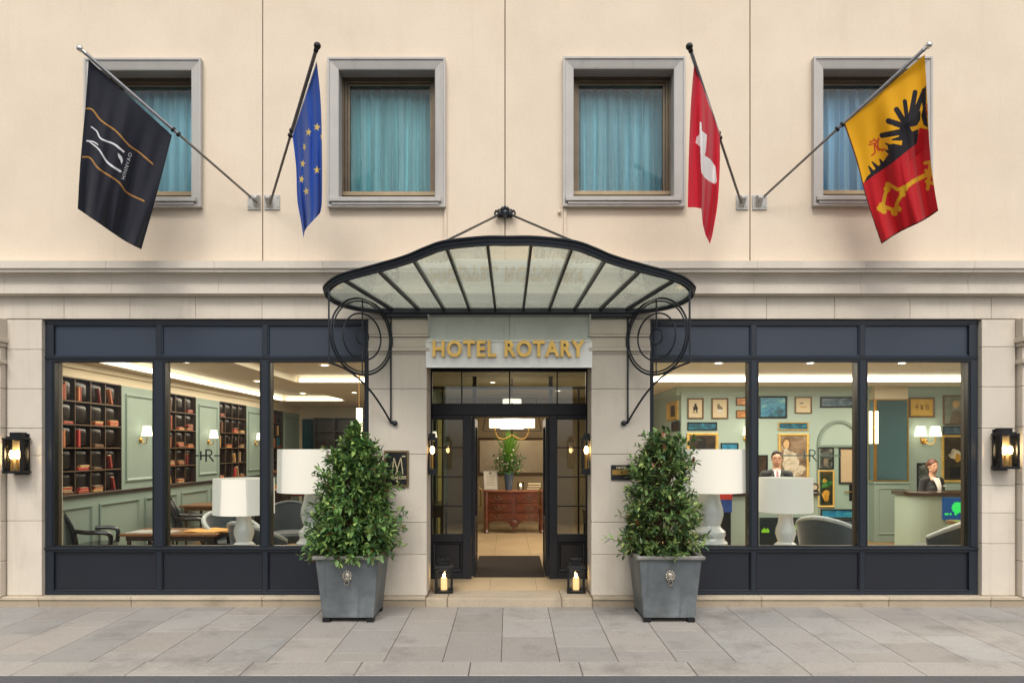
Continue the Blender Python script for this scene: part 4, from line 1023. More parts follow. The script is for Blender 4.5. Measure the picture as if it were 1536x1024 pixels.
picture((1167, 633, 1212, 645), 'narrow teal strip picture above the pale lady portrait', m_fr_gold, .02, p_teal)
picture((1167, 650, 1213, 722), 'gold framed portrait of a pale robed lady behind the man', m_fr_gold, .045, p_warm, [(blob(.36, .42, .30, .26, 3), p_robe, 'robe'), (blob(.55, .22, .36, .16, 8), p_robe, 'robe'), (blob(.24, .84, .17, .13, 5, rough=.08), m_fr_wood, 'hair'), (blob(.22, .81, .11, .10, 6, rough=.05), m_flesh, 'face')])
picture((1136, 682, 1151, 718), 'small dark picture partly behind the man in the suit', m_fr_black, .02, p_dark)
# arched niche with a door below
ax0, ax1 = wx(1225, YB), wx(1290, YB); az = wz(667, YB); acx = (ax0+ax1)/2; aR = (ax1-ax0)/2; aH = wz(630, YB) - az
t = thing('service_door', (acx, YB, .1), 'sage green door with an arched panel above it in the reception wall', 'door')
q = MB(); n = 24; prv = None
op = [(acx + aR*math.cos(PI*k/n), az + .0 + aH*math.sin(PI*k/n)) for k in range(n+1)]; ip = [(acx + (aR-.05)*math.cos(PI*k/n), az + (aH-.05)*math.sin(PI*k/n)) for k in range(n+1)]
for k in range(n):
    a, b, c_, d_ = op[k], op[k+1], ip[k+1], ip[k]
    q.add([(a[0], YB-.001, a[1]), (b[0], YB-.001, b[1]), (b[0], YB-.045, b[1]), (a[0], YB-.045, a[1]), (d_[0], YB-.045, d_[1]), (c_[0], YB-.045, c_[1]), (d_[0], YB-.004, d_[1]), (c_[0], YB-.004, c_[1])],
          [(0, 1, 2, 3), (3, 2, 5, 4), (4, 5, 7, 6)])
q.box(ax0, ax1, YB-.05, YB-.001, az-.04, az); q.box(ax0, ax0+.05, YB-.04, YB-.001, .1, az-.04); q.box(ax1-.05, ax1, YB-.04, YB-.001, .1, az-.04)
q.build('architrave', m_sage_l, t)
B(ax0+.05, ax1-.05, YB-.015, YB-.001, .1, az-.04).build('leaf', mat('door_paint', srgb(146, 170, 160), .5, var=.04), t)
hx, hz = wx(1277, YB), wz(737, YB)
MB().box(hx-.05, hx+.05, YB-.022, YB-.015, hz-.18, hz+.14).build('lock_plate', m_black, t)
MB().tube([(hx, YB-.02, hz), (hx, YB-.06, hz), (hx-.16, YB-.06, hz)], .011).build('handle', m_brass, t)
YP = YB - .016
picture((1226, 671, 1250, 703), 'dark picture of a white flower head on the green door', m_fr_black, .02, p_bw, [(blob(.5, .62, .3, .2, 9, rough=.25), p_bw, 'flower'), (blob(.5, .30, .16, .2, 4, rough=.08), m_ink2, 'vase')], y=YP)
picture((1226, 705, 1251, 760), 'tall gold framed still life of leaves and a yellow gourd on the door', m_fr_gold, .03, p_still, [(blob(.5, .30, .27, .17, 2, rough=.1), p_gourd, 'gourd'), (blob(.52, .66, .40, .12, 4, rough=.3), p_leaf, 'leaves'), (blob(.40, .74, .13, .06, 7), p_gourd, 'flower')], y=YP)
picture((1258, 671, 1284, 725), 'black framed pale narrow mirror on the green door', m_fr_black, .03, mat('pale_mirror', srgb(206, 184, 154), .25, .2, var=.04), y=YP)
picture((1231, 763, 1279, 777), 'long blue picture low on the green door', m_fr_black, .02, p_blue, y=YP)
picture((1254, 779, 1285, 801), 'lowest slate picture on the green door behind the tub chair', m_fr_black, .02, p_slate, y=YP)
q = picture((1363, 596, 1401, 626), 'yellow panel with three brush written characters above the double sconce', m_fr_wood, .03, p_yel,
  [([(.2+.22*k+a*.16, .35+b*.34) for a, b in pl], m_ink, 'brushed_character') for k, pls in enumerate((
   ([(0,.5),(.9,.6),(1,.5),(.05,.4)], [(.45,0),(.55,0),(.6,1),(.48,1)], [(.2,.9),(.8,.8),(.8,.72),(.2,.8)]),
   ([(0,.8),(1,.85),(1,.75),(0,.7)], [(.2,0),(.35,0),(.6,.7),(.48,.72)], [(.7,.05),(.9,.1),(.5,.55),(.42,.5)], [(.1,.45),(.85,.5),(.85,.42),(.1,.36)]),
   ([(.1,.1),(.2,.0),(.35,.95),(.22,1)], [(.5,.9),(.95,.85),(.95,.75),(.5,.8)], [(.5,.6),(.9,.55),(.95,.1),(.8,.05),(.8,.45),(.5,.5)], [(.4,.1),(.7,0),(.7,.1),(.42,.2)]))) for pl in pls])
picture((1414, 593, 1450, 637), 'large faded grey portrait sketch in a thin wooden frame', m_fr_wood, .025, p_grey, [(ell(.55, .72, .17, .14), m_flesh, 'face'), ([(.25,.0),(.35,.45),(.55,.52),(.8,.42),(.95,0)], m_ink2, 'coat')])
picture((1414, 639, 1450, 652), 'small slate strip picture between the grey portrait and the flower painting', m_fr_black, .018, p_slate)
picture((1412, 652, 1450, 723), 'gold framed dark flower painting beside the woman', m_fr_gold, .045, p_dark, [(blob(.55, .60, .30, .11, 12), p_robe, 'flower'), (blob(.7, .52, .2, .09, 13), p_gourd, 'flower'), ([(.3,.05),(.75,.05),(.8,.3),(.3,.3)], m_sil, 'vase')])
picture((1375, 694, 1393, 737), 'monochrome framed photograph behind the woman', m_fr_black, .025, p_bw)
sf_ = lambda a, d, b: (xc + d, a, b)
for (pa, pb, ya_, yb_, lab, fm, cm, sh) in ((1002, 1018, 600, 629, 'gold framed yellow picture on the receding hall side wall', m_fr_gold, p_yel, [([(.3,.15),(.7,.15),(.7,.85),(.3,.85)], p_dark, 'drawing')]),
                                     (1009, 1020, 631, 646, 'small dark picture on the receding hall side wall', m_fr_black, p_dark, [])):
    dA, dB = xc*F/(pb-CX), xc*F/(pa-CX)
    picture(None, lab, fm, .03, cm, sh, fn=sf_, x=(dA-D, dB-D, EH+(CY-yb_)*dA/F, EH+(CY-ya_)*dA/F))
again(scl[0], (wx(1118, YB), YB, wz(658, YB)), 'shaded wall sconce beside the two orange pictures', 0)
sc2 = sconce('double shaded sconce on the reception wall above the woman', (wx(1386, YB), YB, wz(661, YB)), 0, 2); sc2.scale = (1.35, 1.2, 1.2)
# mirrored column with glowing tubes for a lamp's reflection
yc0 = YB - .22; cx0, cx1 = wx(1312.5, yc0), wx(1362, yc0); zsp = wz(722, yc0)
col = thing('mirrored_column', ((cx0+cx1)/2, yc0, .1), 'square column with a brass edged mirror above a pale panelled base', 'column')
B(cx0, cx1, yc0, yc0+.215, zsp, DZ-.001).build('shaft', m_cream, col)
q = MB().box(cx0-.02, cx1+.02, yc0-.02, yc0+.218, .1, zsp-.04); q.box(cx0-.04, cx1+.04, yc0-.04, yc0+.218, zsp-.04, zsp)
q.loop_frame(cx0+.04, cx1-.04, .25, zsp-.12, [(0, yc0-.021), (0, yc0-.035), (.02, yc0-.035), (.03, yc0-.021)]); q.build('panelled_base', m_sage, col, bevel=.003)
zt_ = wz(600, yc0)
MB().box(cx0+.02, cx1-.02, yc0-.012, yc0-.002, zsp+.02, zt_).box(cx0-.012, cx0-.002, yc0+.02, yc0+.20, zsp+.02, zt_).build('mirror_glass', mat('column_mirror', srgb(120, 150, 166), .12, .9, var=.03), col)
q = MB().loop_frame(cx0, cx1, zsp+.005, zt_+.02, [(0, yc0-.002), (0, yc0-.022), (.025, yc0-.022), (.025, yc0-.003)])
q.loop_frame(yc0, yc0+.22, zsp+.005, zt_+.02, [(0, cx0-.002), (0, cx0-.02), (.022, cx0-.02), (.022, cx0-.003)], LF); q.build('brass_edging', m_brass, col)
tl = thing('lamp_reflection_tubes', (cx0-.06, yc0-.03, wz(665, yc0)), 'pair of tall glowing tubes imitating a lamp reflection beside the mirrored column', 'lamp')  # added glowing tubes imitate a wall lamp reflected in the column mirror
for p in (1306, 1315):
    MB().lathe([(0, 0), (.028, 0), (.028, wz(617, yc0)-wz(665, yc0)), (0, wz(617, yc0)-wz(665, yc0))], wx(p, yc0-.08), yc0-.08, wz(665, yc0), 14).build('tube_shade', m_tube, tl)
zmid = (wz(617, yc0)+wz(665, yc0))/2
MB().box(wx(1305, yc0-.06), wx(1316, yc0-.06), yc0-.06, yc0-.024, zmid-.02, zmid+.02).build('bracket', m_brass, tl)
# reception counters
m_cbody = mat('counter_paint', srgb(164, 182, 170), .45, var=.03)
m_ctop = mat('counter_top', srgb(58, 42, 32), .25, var=.25, scale=4, coat=.4)
def counter(label, xa, xb, yf, round_left, dep=.55):
    ct = wz(738, yf); t = thing('reception_counter', ((xa+xb)/2, yf, .1), label, 'counter', None)
    def outline(o):
        R = .28 + o; l, r, f, b = xa-o, xb+o, yf-o, yf+dep+o
        if round_left: return [(l+R-R*math.sin(a), f+R-R*math.cos(a)) for a in [PI/2*k/8 for k in range(8, -1, -1)]] + [(r, f), (r, b), (l, b)]
        return [(l, f)] + [(r-R+R*math.sin(a), f+R-R*math.cos(a)) for a in [PI/2*k/8 for k in range(9)]] + [(r, b), (l, b)]
    MB().prism(outline(0), lambda a, b, tt: (a, b, .1 + (ct-.062-.1)*tt)).build('body', m_cbody, t)
    MB().prism(outline(.04), lambda a, b, tt: (a, b, ct-.06+.06*tt)).build('top', m_ctop, t, bevel=.006)
    q = MB().box(xa+.3, xb-.3, yf-.012, yf-.001, .1, .2)
    q.build('toe_board', m_rail, t)
    return t, ct
yf = 2.55
ca, ctz = counter('pale green counter with dark top where the man stands', wx(1092, yf), wx(1236, yf), yf, False)
cbn, ctz = counter('pale green rounded counter with dark top where the woman stands', wx(1371, yf), 8.45, yf, True)
m_scr = mat('screen_blue', srgb(16, 50, 84), .15, var=.25, scale=1.5, emis=srgb(14, 62, 110), estr=.7)
m_scrd = mat('screen_dark', srgb(34, 40, 40), .2, var=.2, emis=srgb(30, 40, 38), estr=.2)
m_scrg = mat('screen_green', srgb(40, 170, 80), .3, emis=srgb(40, 190, 84), estr=.8, var=.05)
m_scrg2 = mat('badge_lime', srgb(120, 180, 40), .3, emis=srgb(110, 176, 40), estr=.35, var=.05)
def gear(cx, cz, R, n=12):
    return [(cx + (R if k % 4 in (0, 1) else R*.86)*math.cos(2*PI*k/(n*4)), cz + (R if k % 4 in (0, 1) else R*.86)*math.sin(2*PI*k/(n*4))) for k in range(n*4)]
ys_ = yf - .03
s1 = thing('display_screen', (wx(1434, ys_), ys_, wz(779, ys_)), 'glowing blue screen with a green badge on the counter front below the woman', 'screen')
B(wx(1415, ys_), wx(1462, ys_), ys_, yf-.002, wz(779, ys_), wz(746, ys_)).build('panel', m_scr, s1)
MB().prism(gear(wx(1436, ys_), wz(761, ys_), .095), lambda a, b, tt: (a, ys_-.002-.002*tt, b)).build('badge', m_scrg, s1)
q = MB()
for k, w_ in enumerate((.07, .04, .05)): q.box(wx(1417, ys_)+.0+.075*k, wx(1417, ys_)+.075*k+w_*.8, ys_-.004, ys_-.001, wz(772, ys_), wz(769, ys_))
q.prism(ell(wx(1434, ys_), wz(790, ys_)+.25, .045, .012), lambda a, b, tt: (a, ys_-.002-.002*tt, b)); q.build('caption', m_scrg, s1)
s2 = thing('display_screen', (wx(1178, ys_), ys_, wz(832, ys_)), 'dark screen with lime green badges on the counter front below the man', 'screen')
B(wx(1140, ys_), wx(1216, ys_), ys_, yf-.002, wz(832, ys_), wz(776, ys_)).build('panel', m_scrd, s2)
MB().prism(gear(wx(1201, ys_), wz(788, ys_), .095), lambda a, b, tt: (a, ys_-.002-.002*tt, b)).build('badge', m_scrg2, s2)
q = MB(); bx, bz = wx(1148, ys_), wz(795, ys_)
q.prism([(bx-.06, bz-.035), (bx+.06, bz-.035), (bx+.06, bz), (bx+.035, bz+.04), (bx+.01, bz+.01), (bx-.02, bz+.045), (bx-.045, bz+.005), (bx-.06, bz+.02)], lambda a, b, tt: (a, ys_-.002-.002*tt, b)); q.build('badge', m_scrg2, s2)
# red and blue leaflet stand
yq = 2.2
t = thing('leaflet_stand', (wx(1088, yq), yq, .1), 'red and blue leaflet stand beside the counter end', 'stand')
la, lb = wx(1080, yq), wx(1098, yq)
MB().hexa([(la, yq, wz(768, yq)), (lb, yq, wz(768, yq)), (lb, yq+.2, wz(768, yq)), (la, yq+.2, wz(768, yq))], [(la-.03, yq, wz(749, yq)), (lb, yq, wz(749, yq)), (lb, yq+.2, wz(749, yq)), (la-.03, yq+.2, wz(749, yq))]).build('lower_pocket', mat('leaflet_blue', srgb(40, 74, 150), .5, var=.3, scale=14), t)
MB().box(la-.03, lb, yq-.01, yq+.2, wz(749, yq)+.002, wz(738, yq)).build('upper_pocket', mat('leaflet_red', srgb(196, 52, 40), .5, var=.2, scale=14), t)
MB().box(la+.03, lb-.01, yq+.02, yq+.18, .1, wz(768, yq)-.001).build('post', m_black, t)
# small things on the left counter
t = thing('desk_clock', (wx(1222, 2.7), 2.7, ctz), 'small dark framed desk clock on the counter beside the man', 'clock')
q = MB().ring((wx(1222, 2.7), 2.7, ctz+.075), .055, .010, (1, 0, 0), (0, 0, 1), 24, 6); q.box(wx(1222, 2.7)-.05, wx(1222, 2.7)+.05, 2.67, 2.73, ctz, ctz+.02); q.build('rim', m_black, t)
q = MB(); q.prism(ell(wx(1222, 2.7), ctz+.075, .052, .052), lambda a, b, tt: (a, 2.705-.004*tt, b)); q.build('dial', m_mount, t)
# tub chairs, stool, socket
again(vc, (wx(1249, 1.35), 1.45, ZL), 'grey velvet tub chair with pale piping below the green door', 2.35)
again(vc, (wx(1414, 1.3), 1.35, ZL), 'blue grey tub chair beside the counter of the woman', -2.3)
t = thing('side_table', (wx(1441, 1.9), 1.9, .1), 'small wooden three legged table by the screen of the woman', 'table')
MB().lathe([(0, .69), (.22, .69), (.225, .72), (0, .725)], wx(1446, 1.9), 1.9, .1, 24).build('tabletop', tbw, t)
for k in range(3):
    a = 2*PI*k/3+.4; MB().tube([(wx(1446, 1.9)+.1*math.cos(a), 1.9+.1*math.sin(a), .79), (wx(1446, 1.9)+.22*math.cos(a), 1.9+.22*math.sin(a), .1)], [.02, .013], 8).build('leg', tbw, t)
so = thing('wall_socket', (wx(1368, YB), YB, wz(768, YB)), 'white wall socket plate with a black centre beside the column base', 'socket')
sx_ = wx(1368, YB); B(sx_-.04, sx_+.04, YB-.012, YB-.001, wz(768, YB), wz(755, YB)).build('plate', m_white, so); B(sx_-.025, sx_+.025, YB-.016, YB-.0121, wz(764, YB), wz(759, YB)).build('socket_face', m_black, so)
# ---------------------------------------------------------------- people
def evaluated(ob):
    dg = bpy.context.evaluated_depsgraph_get(); return bpy.data.meshes.new_from_object(ob.evaluated_get(dg))
class Blob:
    def __init__(s): s.mb = MB()
    def cap(s, a, b, ra, rb, n=16):
        a, b = Vector(a), Vector(b); pts = []; rs = []; d = (b-a); L = d.length; d.normalize()
        for k in range(5): t = math.cos(PI/2*k/4.0); pts.append(a - d*ra*t); rs.append(max(.0008, ra*math.sin(PI/2*k/4.0)))
        for k in range(1, 5): t = k/5; pts.append(a + d*L*t); rs.append(ra + (rb-ra)*t)
        for k in range(5): t = math.sin(PI/2*k/4.0); pts.append(b + d*rb*t); rs.append(max(.0008, rb*math.cos(PI/2*k/4.0)))
        s.mb.tube(pts, rs, n); return s
    def chain(s, pts, rs):
        for i in range(len(pts)-1): s.cap(pts[i], pts[i+1], rs[i], rs[i+1])
        return s
    def ball(s, c, r, M3=None): s.mb.ball(c, r, 22, 14, M3); return s
    def build(s, name, m, parent, voxel=.008, smooth=2):
        ob = s.mb.build('tmp', m, parent, fix=True)
        md = ob.modifiers.new('r', 'REMESH'); md.mode = 'VOXEL'; md.voxel_size = voxel; md.use_smooth_shade = True
        ms = ob.modifiers.new('s', 'SMOOTH'); ms.factor = .5; ms.iterations = smooth
        me = evaluated(ob); old = ob.data; ob.modifiers.clear(); ob.data = me; bpy.data.meshes.remove(old)
        me.name = name; ob.name = name
        for p in me.polygons: p.use_smooth = True
        if not me.materials: me.materials.append(m)
        return ob
m_skin = mat('skin', srgb(206, 158, 132), .5, var=.05, scale=8)
m_eye = mat('eye', srgb(40, 30, 26), .2)
m_lip = mat('lips', srgb(170, 96, 88), .5)
def person(loc, rz, label, H, female):
    t = thing('person', loc, label, 'person', None, local=True, rz=rz)     # faces -y
    k = H / 1.80; S = lambda x, y, z: (x*k, y*k, z*k)
    sw = .165 if female else .20      # shoulder half width
    b = Blob()
    hz_ = 1.675
    b.ball(S(0, .0, hz_+.022), (.079*k, .098*k, .107*k)); b.ball(S(0, -.025, hz_-.045), (.063*k, .073*k, .085*k)); b.ball(S(0, -.054, hz_-.098), (.034*k, .03*k, .027*k))
    for s in (-1, 1): b.cap(S(s*.055, .0, hz_-.07), S(s*.02, -.055, hz_-.10), .022*k, .022*k)
    b.cap(S(0, -.095, hz_+.015), S(0, -.111, hz_-.020), .0075*k, .0105*k); b.ball(S(0, -.098, hz_-.024), (.017*k, .010*k, .008*k)); b.ball(S(0, -.090, hz_-.062), (.026*k, .012*k, .013*k))
    for s in (-1, 1):
        b.ball(S(s*.080, .012, hz_-.01), (.010*k, .02*k, .032*k)); b.cap(S(s*.016, -.086, hz_+.034), S(s*.05, -.072, hz_+.032), .009*k, .007*k); b.ball(S(s*.042, -.060, hz_-.028), (.023*k, .022*k, .02*k))
    nk = .05 if female else .058
    b.cap(S(0, .02, 1.44), S(0, .005, hz_-.05), (nk+.008)*k, nk*k)
    for s in (-1, 1): b.cap(S(s*.04, .025, 1.475), S(s*sw, .02, 1.40), .024*k, .045*k)
    b.chain([S(0, .015, 1.40), S(0, .0, 1.22), S(0, .01, 1.05), S(0, .01, .92)], [.10*k, .115*k, (.095 if female else .115)*k, .13*k])
    for s in (-1, 1):
        b.chain([S(s*.05, .02, 1.43), S(s*sw, .02, 1.405), S(s*(sw+.055), .03, 1.13), S(s*(sw-.01), -.20, 1.02)], [.05*k, .052*k, .04*k, .027*k])
        b.chain([S(s*.07, .01, 1.30), S(s*.07, .0, 1.2), S(s*.06, .01, 1.0)], [.085*k, .09*k, .09*k])
        b.chain([S(s*.09, .01, .90), S(s*.095, -.01, .49), S(s*.095, .02, .09)], [.088*k, .058*k, .04*k])
        b.cap(S(s*.095, .03, .045), S(s*.105, -.13, .035), .04*k, .03*k)
        # hand: palm, four bent fingers, thumb
        w = Vector(S(s*(sw-.01), -.20, 1.02)); pm = w + Vector((-s*.012, -.075, -.012))*k
        b.ball(w + Vector((-s*.006, -.045, -.006))*k, (.036*k, .048*k, .017*k))
        for f, (fx, fl) in enumerate(((-.027, .062), (-.009, .074), (.009, .068), (.026, .052))):
            p0 = w + Vector((fx - s*.008, -.085, -.006))*k; p1 = p0 + Vector((0, -fl*.55, -.006))*k; p2 = p1 + Vector((0, -fl*.4, -.02))*k
            b.chain([p0, p1, p2], [.0088*k, .008*k, .007*k])
        p0 = w + Vector((-s*.03, -.03, -.004))*k; p1 = p0 + Vector((-s*.022, -.03, -.006))*k; b.chain([p0, p1, p1 + Vector((-s*.006, -.028, -.006))*k], [.012*k, .010*k, .008*k])
    body = b.build('body', m_skin, t, .0075, 2)
    for s in (-1, 1): MB().ball(S(s*.031, -.084, hz_+.012), (.012*k, .006*k, .006*k), 10, 6).build('eye', m_eye, t)
    MB().ball(S(0, -.0985, hz_-.066), (.021*k, .005*k, .006*k), 12, 6).build('lips', m_lip, t)
    h = Blob()
    if female:
        mh = mat('auburn_hair', srgb(96, 52, 34), .45, var=.25, scale=30)
        h.ball(S(0, .012, hz_+.044), (.087*k, .103*k, .099*k)); h.ball(S(0, .115, hz_+.03), .045*k)
        for s in (-1, 1): h.cap(S(s*.074, -.02, hz_+.06), S(s*.079, .02, hz_-.01), .018*k, .014*k)
    else:
        mh = mat('dark_hair', srgb(34, 24, 20), .45, var=.25, scale=30)
        h.ball(S(0, .020, hz_+.046), (.0865*k, .102*k, .099*k)); h.cap(S(-.052, -.058, hz_+.098), S(.05, -.060, hz_+.100), .021*k, .019*k); h.ball(S(0, -.03, hz_+.118), (.06*k, .05*k, .026*k))
        for s in (-1, 1): h.cap(S(s*.076, -.008, hz_+.06), S(s*.081, .0, hz_+.0), .014*k, .009*k)
    h.build('hair', mh, t, .0075, 1)
    jm = mat('dark_suit', srgb(32, 36, 42), .75, var=.12, scale=30, sheen=.2) if not female else mat('black_jacket', srgb(26, 26, 30), .75, var=.12, scale=30, sheen=.2)
    j = Blob(); e = .014
    j.chain([S(0, .022, 1.37), S(0, .01, 1.22), S(0, .012, 1.05), S(0, .012, .90)], [(.10+e)*k, (.118+e)*k, (.098+e if female else .118+e)*k, (.14+e)*k])
    for s in (-1, 1):
        j.chain([S(s*.07, .025, 1.425), S(s*sw, .02, 1.405), S(s*(sw+.055), .03, 1.13), S(s*(sw-.005), -.17, 1.03)], [(.048+e)*k, (.056+e)*k, (.044+e)*k, (.033+e*.6)*k])
        j.chain([S(s*.072, .012, 1.30), S(s*.072, .002, 1.2), S(s*.065, .012, 1.0), S(s*.08, .01, .84)], [(.085+e)*k, (.09+e)*k, (.09+e)*k, (.1+e)*k])
        j.cap(S(s*.05, .03, 1.478), S(s*sw, .02, 1.402), .026*k, .058*k)
        if female: j.ball(S(s*.07, -.075, 1.25), (.068*k, .06*k, .066*k))
    jk = j.build('jacket', jm, t, .009, 2)
    tr = Blob()
    for s in (-1, 1): tr.chain([S(s*.085, .01, .92), S(s*.095, -.008, .49), S(s*.095, .02, .10)], [.105*k, .075*k, .058*k])
    tr.build('trousers', jm, t, .01, 2)
    for s in (-1, 1): Blob().cap(S(s*.095, .035, .045), S(s*.105, -.14, .036), .048*k, .036*k).build('shoe', m_black, t, .009, 1)
    # shirt front: a curved V laid just in front of the jacket
    fy = -.155 if female else -.142
    def vf(u, v):
        z = 1.155 + .325*v if not female else 1.13 + .335*v; hw = (.006 + .062*v**1.1) if not female else (.02 + .05*v)
        x = (2*u-1)*hw
        yy = fy - .012 + .125*max(0, v-.25)**1.6 + 2.2*x*x - (.02*math.sin(v*PI) if female else 0)
        return S(x, yy, z)
    sh = MB().grid(vf, 10, 10).build('shirt', mat('white_shirt', srgb(222, 220, 216), .8, var=.03), t, fix=False)
    if not female: MB().tube([S(.062*math.sin(a), .012-.062*math.cos(a)-.004, 1.495 + .012*math.cos(a*2) - .012*math.cos(a)) for a in [2*PI*i/24 for i in range(24)]], .011*k, 8, True).build('collar', sh.data.materials[0], t)
    if not female:
        def tf(u, v):
            z = 1.16 + .31*(1-v); hw = .012 + .022*v**.7 if v > .1 else .018
            x = (2*u-1)*hw; return S(x, fy - .022 + .125*max(0, (1-v)-.25)**1.6, z)
        MB().grid(tf, 3, 12).build('tie', mat('mauve_tie', srgb(150, 104, 116), .6, var=.1), t, fix=False)
        q = MB()
        for s in (-1, 1): q.ring(S(s*.033, -.105, hz_+.012), .021*k, .0028*k, (1, 0, 0), (0, 0, 1), 20, 6); q.tube([S(s*.055, -.10, hz_+.015), S(s*.078, -.0, hz_+.01)], .0025*k, 6)
        q.tube([S(-.011, -.106, hz_+.016), S(.011, -.106, hz_+.016)], .0028*k, 6); q.build('glasses', mat('glasses_frame', srgb(90, 30, 26), .3), t)
        for s in (-1, 1): MB().prism([(s*.012, 1.17), (s*.10, 1.33), (s*.085, 1.36), (s*.105, 1.38), (s*.062, 1.485), (s*.05, 1.42), (s*.03, 1.27)], lambda a, c, tt: S(a, fy - .016 + .125*max(0, (c-1.155)/.325-.25)**1.6 + 1.2*a*a - .004*tt, c)).build('lapel', jm, t)
    else:
        MB().box(.085*k, .145*k, -.165*k, -.158*k, 1.305*k, 1.327*k).build('name_badge', m_white, t, bevel=.001)
    return t
person((wx(1165, 3.25), 3.25, .1), -.25, 'man in dark suit, white shirt and mauve tie standing behind the counter', 1.735, False)
person((wx(1399, 3.3), 3.3, .1), .12, 'woman in black jacket with tied back auburn hair behind the counter', 1.60, True)
# ================================================================ CANOPY
m_blackp = mat('canopy_iron', srgb(30, 35, 42), .34, .15, var=.15, scale=5, spec=.5)
can = thing('entrance_canopy', (0, 0, 3.53), 'curved iron and frosted glass canopy over the entrance', 'canopy')
half = [(0, 1.85, 3.824), (.243, 1.84, 3.826), (.60, 1.72, 3.824), (.79, 1.61, 3.797), (.96, 1.48, 3.768), (1.12, 1.36, 3.753), (1.36, 1.18, 3.742), (1.80, .85, 3.722), (2.0, .66, 3.662), (2.05, .50, 3.625), (1.96, .30, 3.575), (1.76, .13, 3.545), (1.53, .05, 3.535)]
hp = smooth_path([(-a[0], -a[1], a[2]) for a in half[1:2]] + [(a[0], -a[1], a[2]) for a in half], 6)[6:]
rim = [Vector((-p.x, p.y, p.z)) for p in hp[:0:-1]] + list(hp)
def side(i):
    a, b = rim[max(0, i-1)], rim[min(len(rim)-1, i+1)]; t_ = (b-a); t_.z = 0; t_.normalize()
    return Vector((t_.y, -t_.x, 0)) if True else None
o0 = side(len(rim)//2); sg_ = 1 if o0.y < 0 else -1
sd = lambda i: side(i)*sg_
prof = [(-.02, -.052), (.022, -.052), (.026, -.022), (.036, -.018), (.040, .002), (.028, .010), (.030, .022), (.048, .028), (.052, .048), (.02, .062), (-.02, .05)]
prof = [(a*.85, b*.8) for a, b in prof]
MB().sweep(prof, rim, sd).build('rim', m_blackp, can, angle=30)
rb_ = MB().box(-1.56, 1.56, -.09, -.001, 3.495, 3.565); rb_.box(-1.52, 1.52, -.06, -.002, 3.455, 3.494); rb_.build('wall_beam', m_blackp, can, bevel=.004)
bars = [.165, .47, .77, 1.07, 1.38]; fro = [.206, .60, .95, 1.355, 1.79]
def rim_at(x):
    best = None
    for i in range(len(hp)-1):
        a, b = hp[i], hp[i+1]
        if a.x <= x <= b.x and a.y < -.55: t_ = (x-a.x)/(b.x-a.x); return a.lerp(b, t_)
    return hp[0]
ends = []
for r_, f_ in zip(bars, fro):
    for s in (-1, 1):
        p = rim_at(f_); A = Vector((s*r_, -.06, 3.535)); Bp = Vector((s*f_, p.y, p.z-.012)); ends.append((s*r_, A, Bp))
ends.sort(key=lambda e: e[0])
for _, A, Bp in ends:
    d = (Bp-A).normalized(); sd_ = d.cross(Vector((0, 0, 1))).normalized(); up_ = sd_.cross(d)
    M3 = Matrix((sd_, d, up_)).transposed()
    MB().obox((A+Bp)/2, (.026, (Bp-A).length, .05), M3).build('glazing_bar', m_blackp, can)
# frosted glass panes between the bars
m_frost, nt, out = new_mat('frosted_glass')
dfu = N(nt, 'ShaderNodeBsdfDiffuse'); dfu.inputs[0].default_value = (*srgb(214, 220, 206), 1)
trl = N(nt, 'ShaderNodeBsdfTranslucent'); trl.inputs[0].default_value = (*srgb(250, 253, 244), 1)
trn = N(nt, 'ShaderNodeBsdfTransparent'); trn.inputs[0].default_value = (*srgb(244, 248, 240), 1)
gl_ = N(nt, 'ShaderNodeBsdfGlossy'); gl_.inputs['Roughness'].default_value = .012
frs = N(nt, 'ShaderNodeFresnel'); frs.inputs[0].default_value = 1.18
m1 = N(nt, 'ShaderNodeMixShader'); m1.inputs[0].default_value = .85; nt.links.new(dfu.outputs[0], m1.inputs[1]); nt.links.new(trl.outputs[0], m1.inputs[2])
m1b = N(nt, 'ShaderNodeMixShader'); m1b.inputs[0].default_value = .66; nt.links.new(m1.outputs[0], m1b.inputs[1]); nt.links.new(trn.outputs[0], m1b.inputs[2])
m2 = N(nt, 'ShaderNodeMixShader'); m2.inputs[0].default_value = .30; nt.links.new(m1b.outputs[0], m2.inputs[1]); nt.links.new(gl_.outputs[0], m2.inputs[2]); nt.links.new(m2.outputs[0], out.inputs[0])
def pane(quads):
    vs = []
    for a, b in quads: vs += [a, b]
    n = len(quads); off = Vector((0, 0, .018)); up_ = [Vector(v)+off for v in vs]; lo = [Vector(v)+Vector((0, 0, .008)) for v in vs]
    m = len(vs); fs = [(2*i, 2*i+1, 2*i+3, 2*i+2) for i in range(n-1)]
    fs += [tuple(m + k for k in f)[::-1] for f in fs]; MB().add(lo + up_, fs).build('glass_pane', m_frost, can)
def rim_pts(xa, xb, n=8):
    res = []
    for i in range(n+1):
        x = xa + (xb-xa)*i/n; p = rim_at(abs(x)); res.append(Vector((x, p.y, p.z-.012)))
    return res
for (ra, A, Bp), (rb2, A2, B2) in zip(ends, ends[1:]):
    fp = rim_pts(Bp.x, B2.x); n = len(fp)
    pane([(A.lerp(A2, i/(n-1)), fp[i]) for i in range(n)])
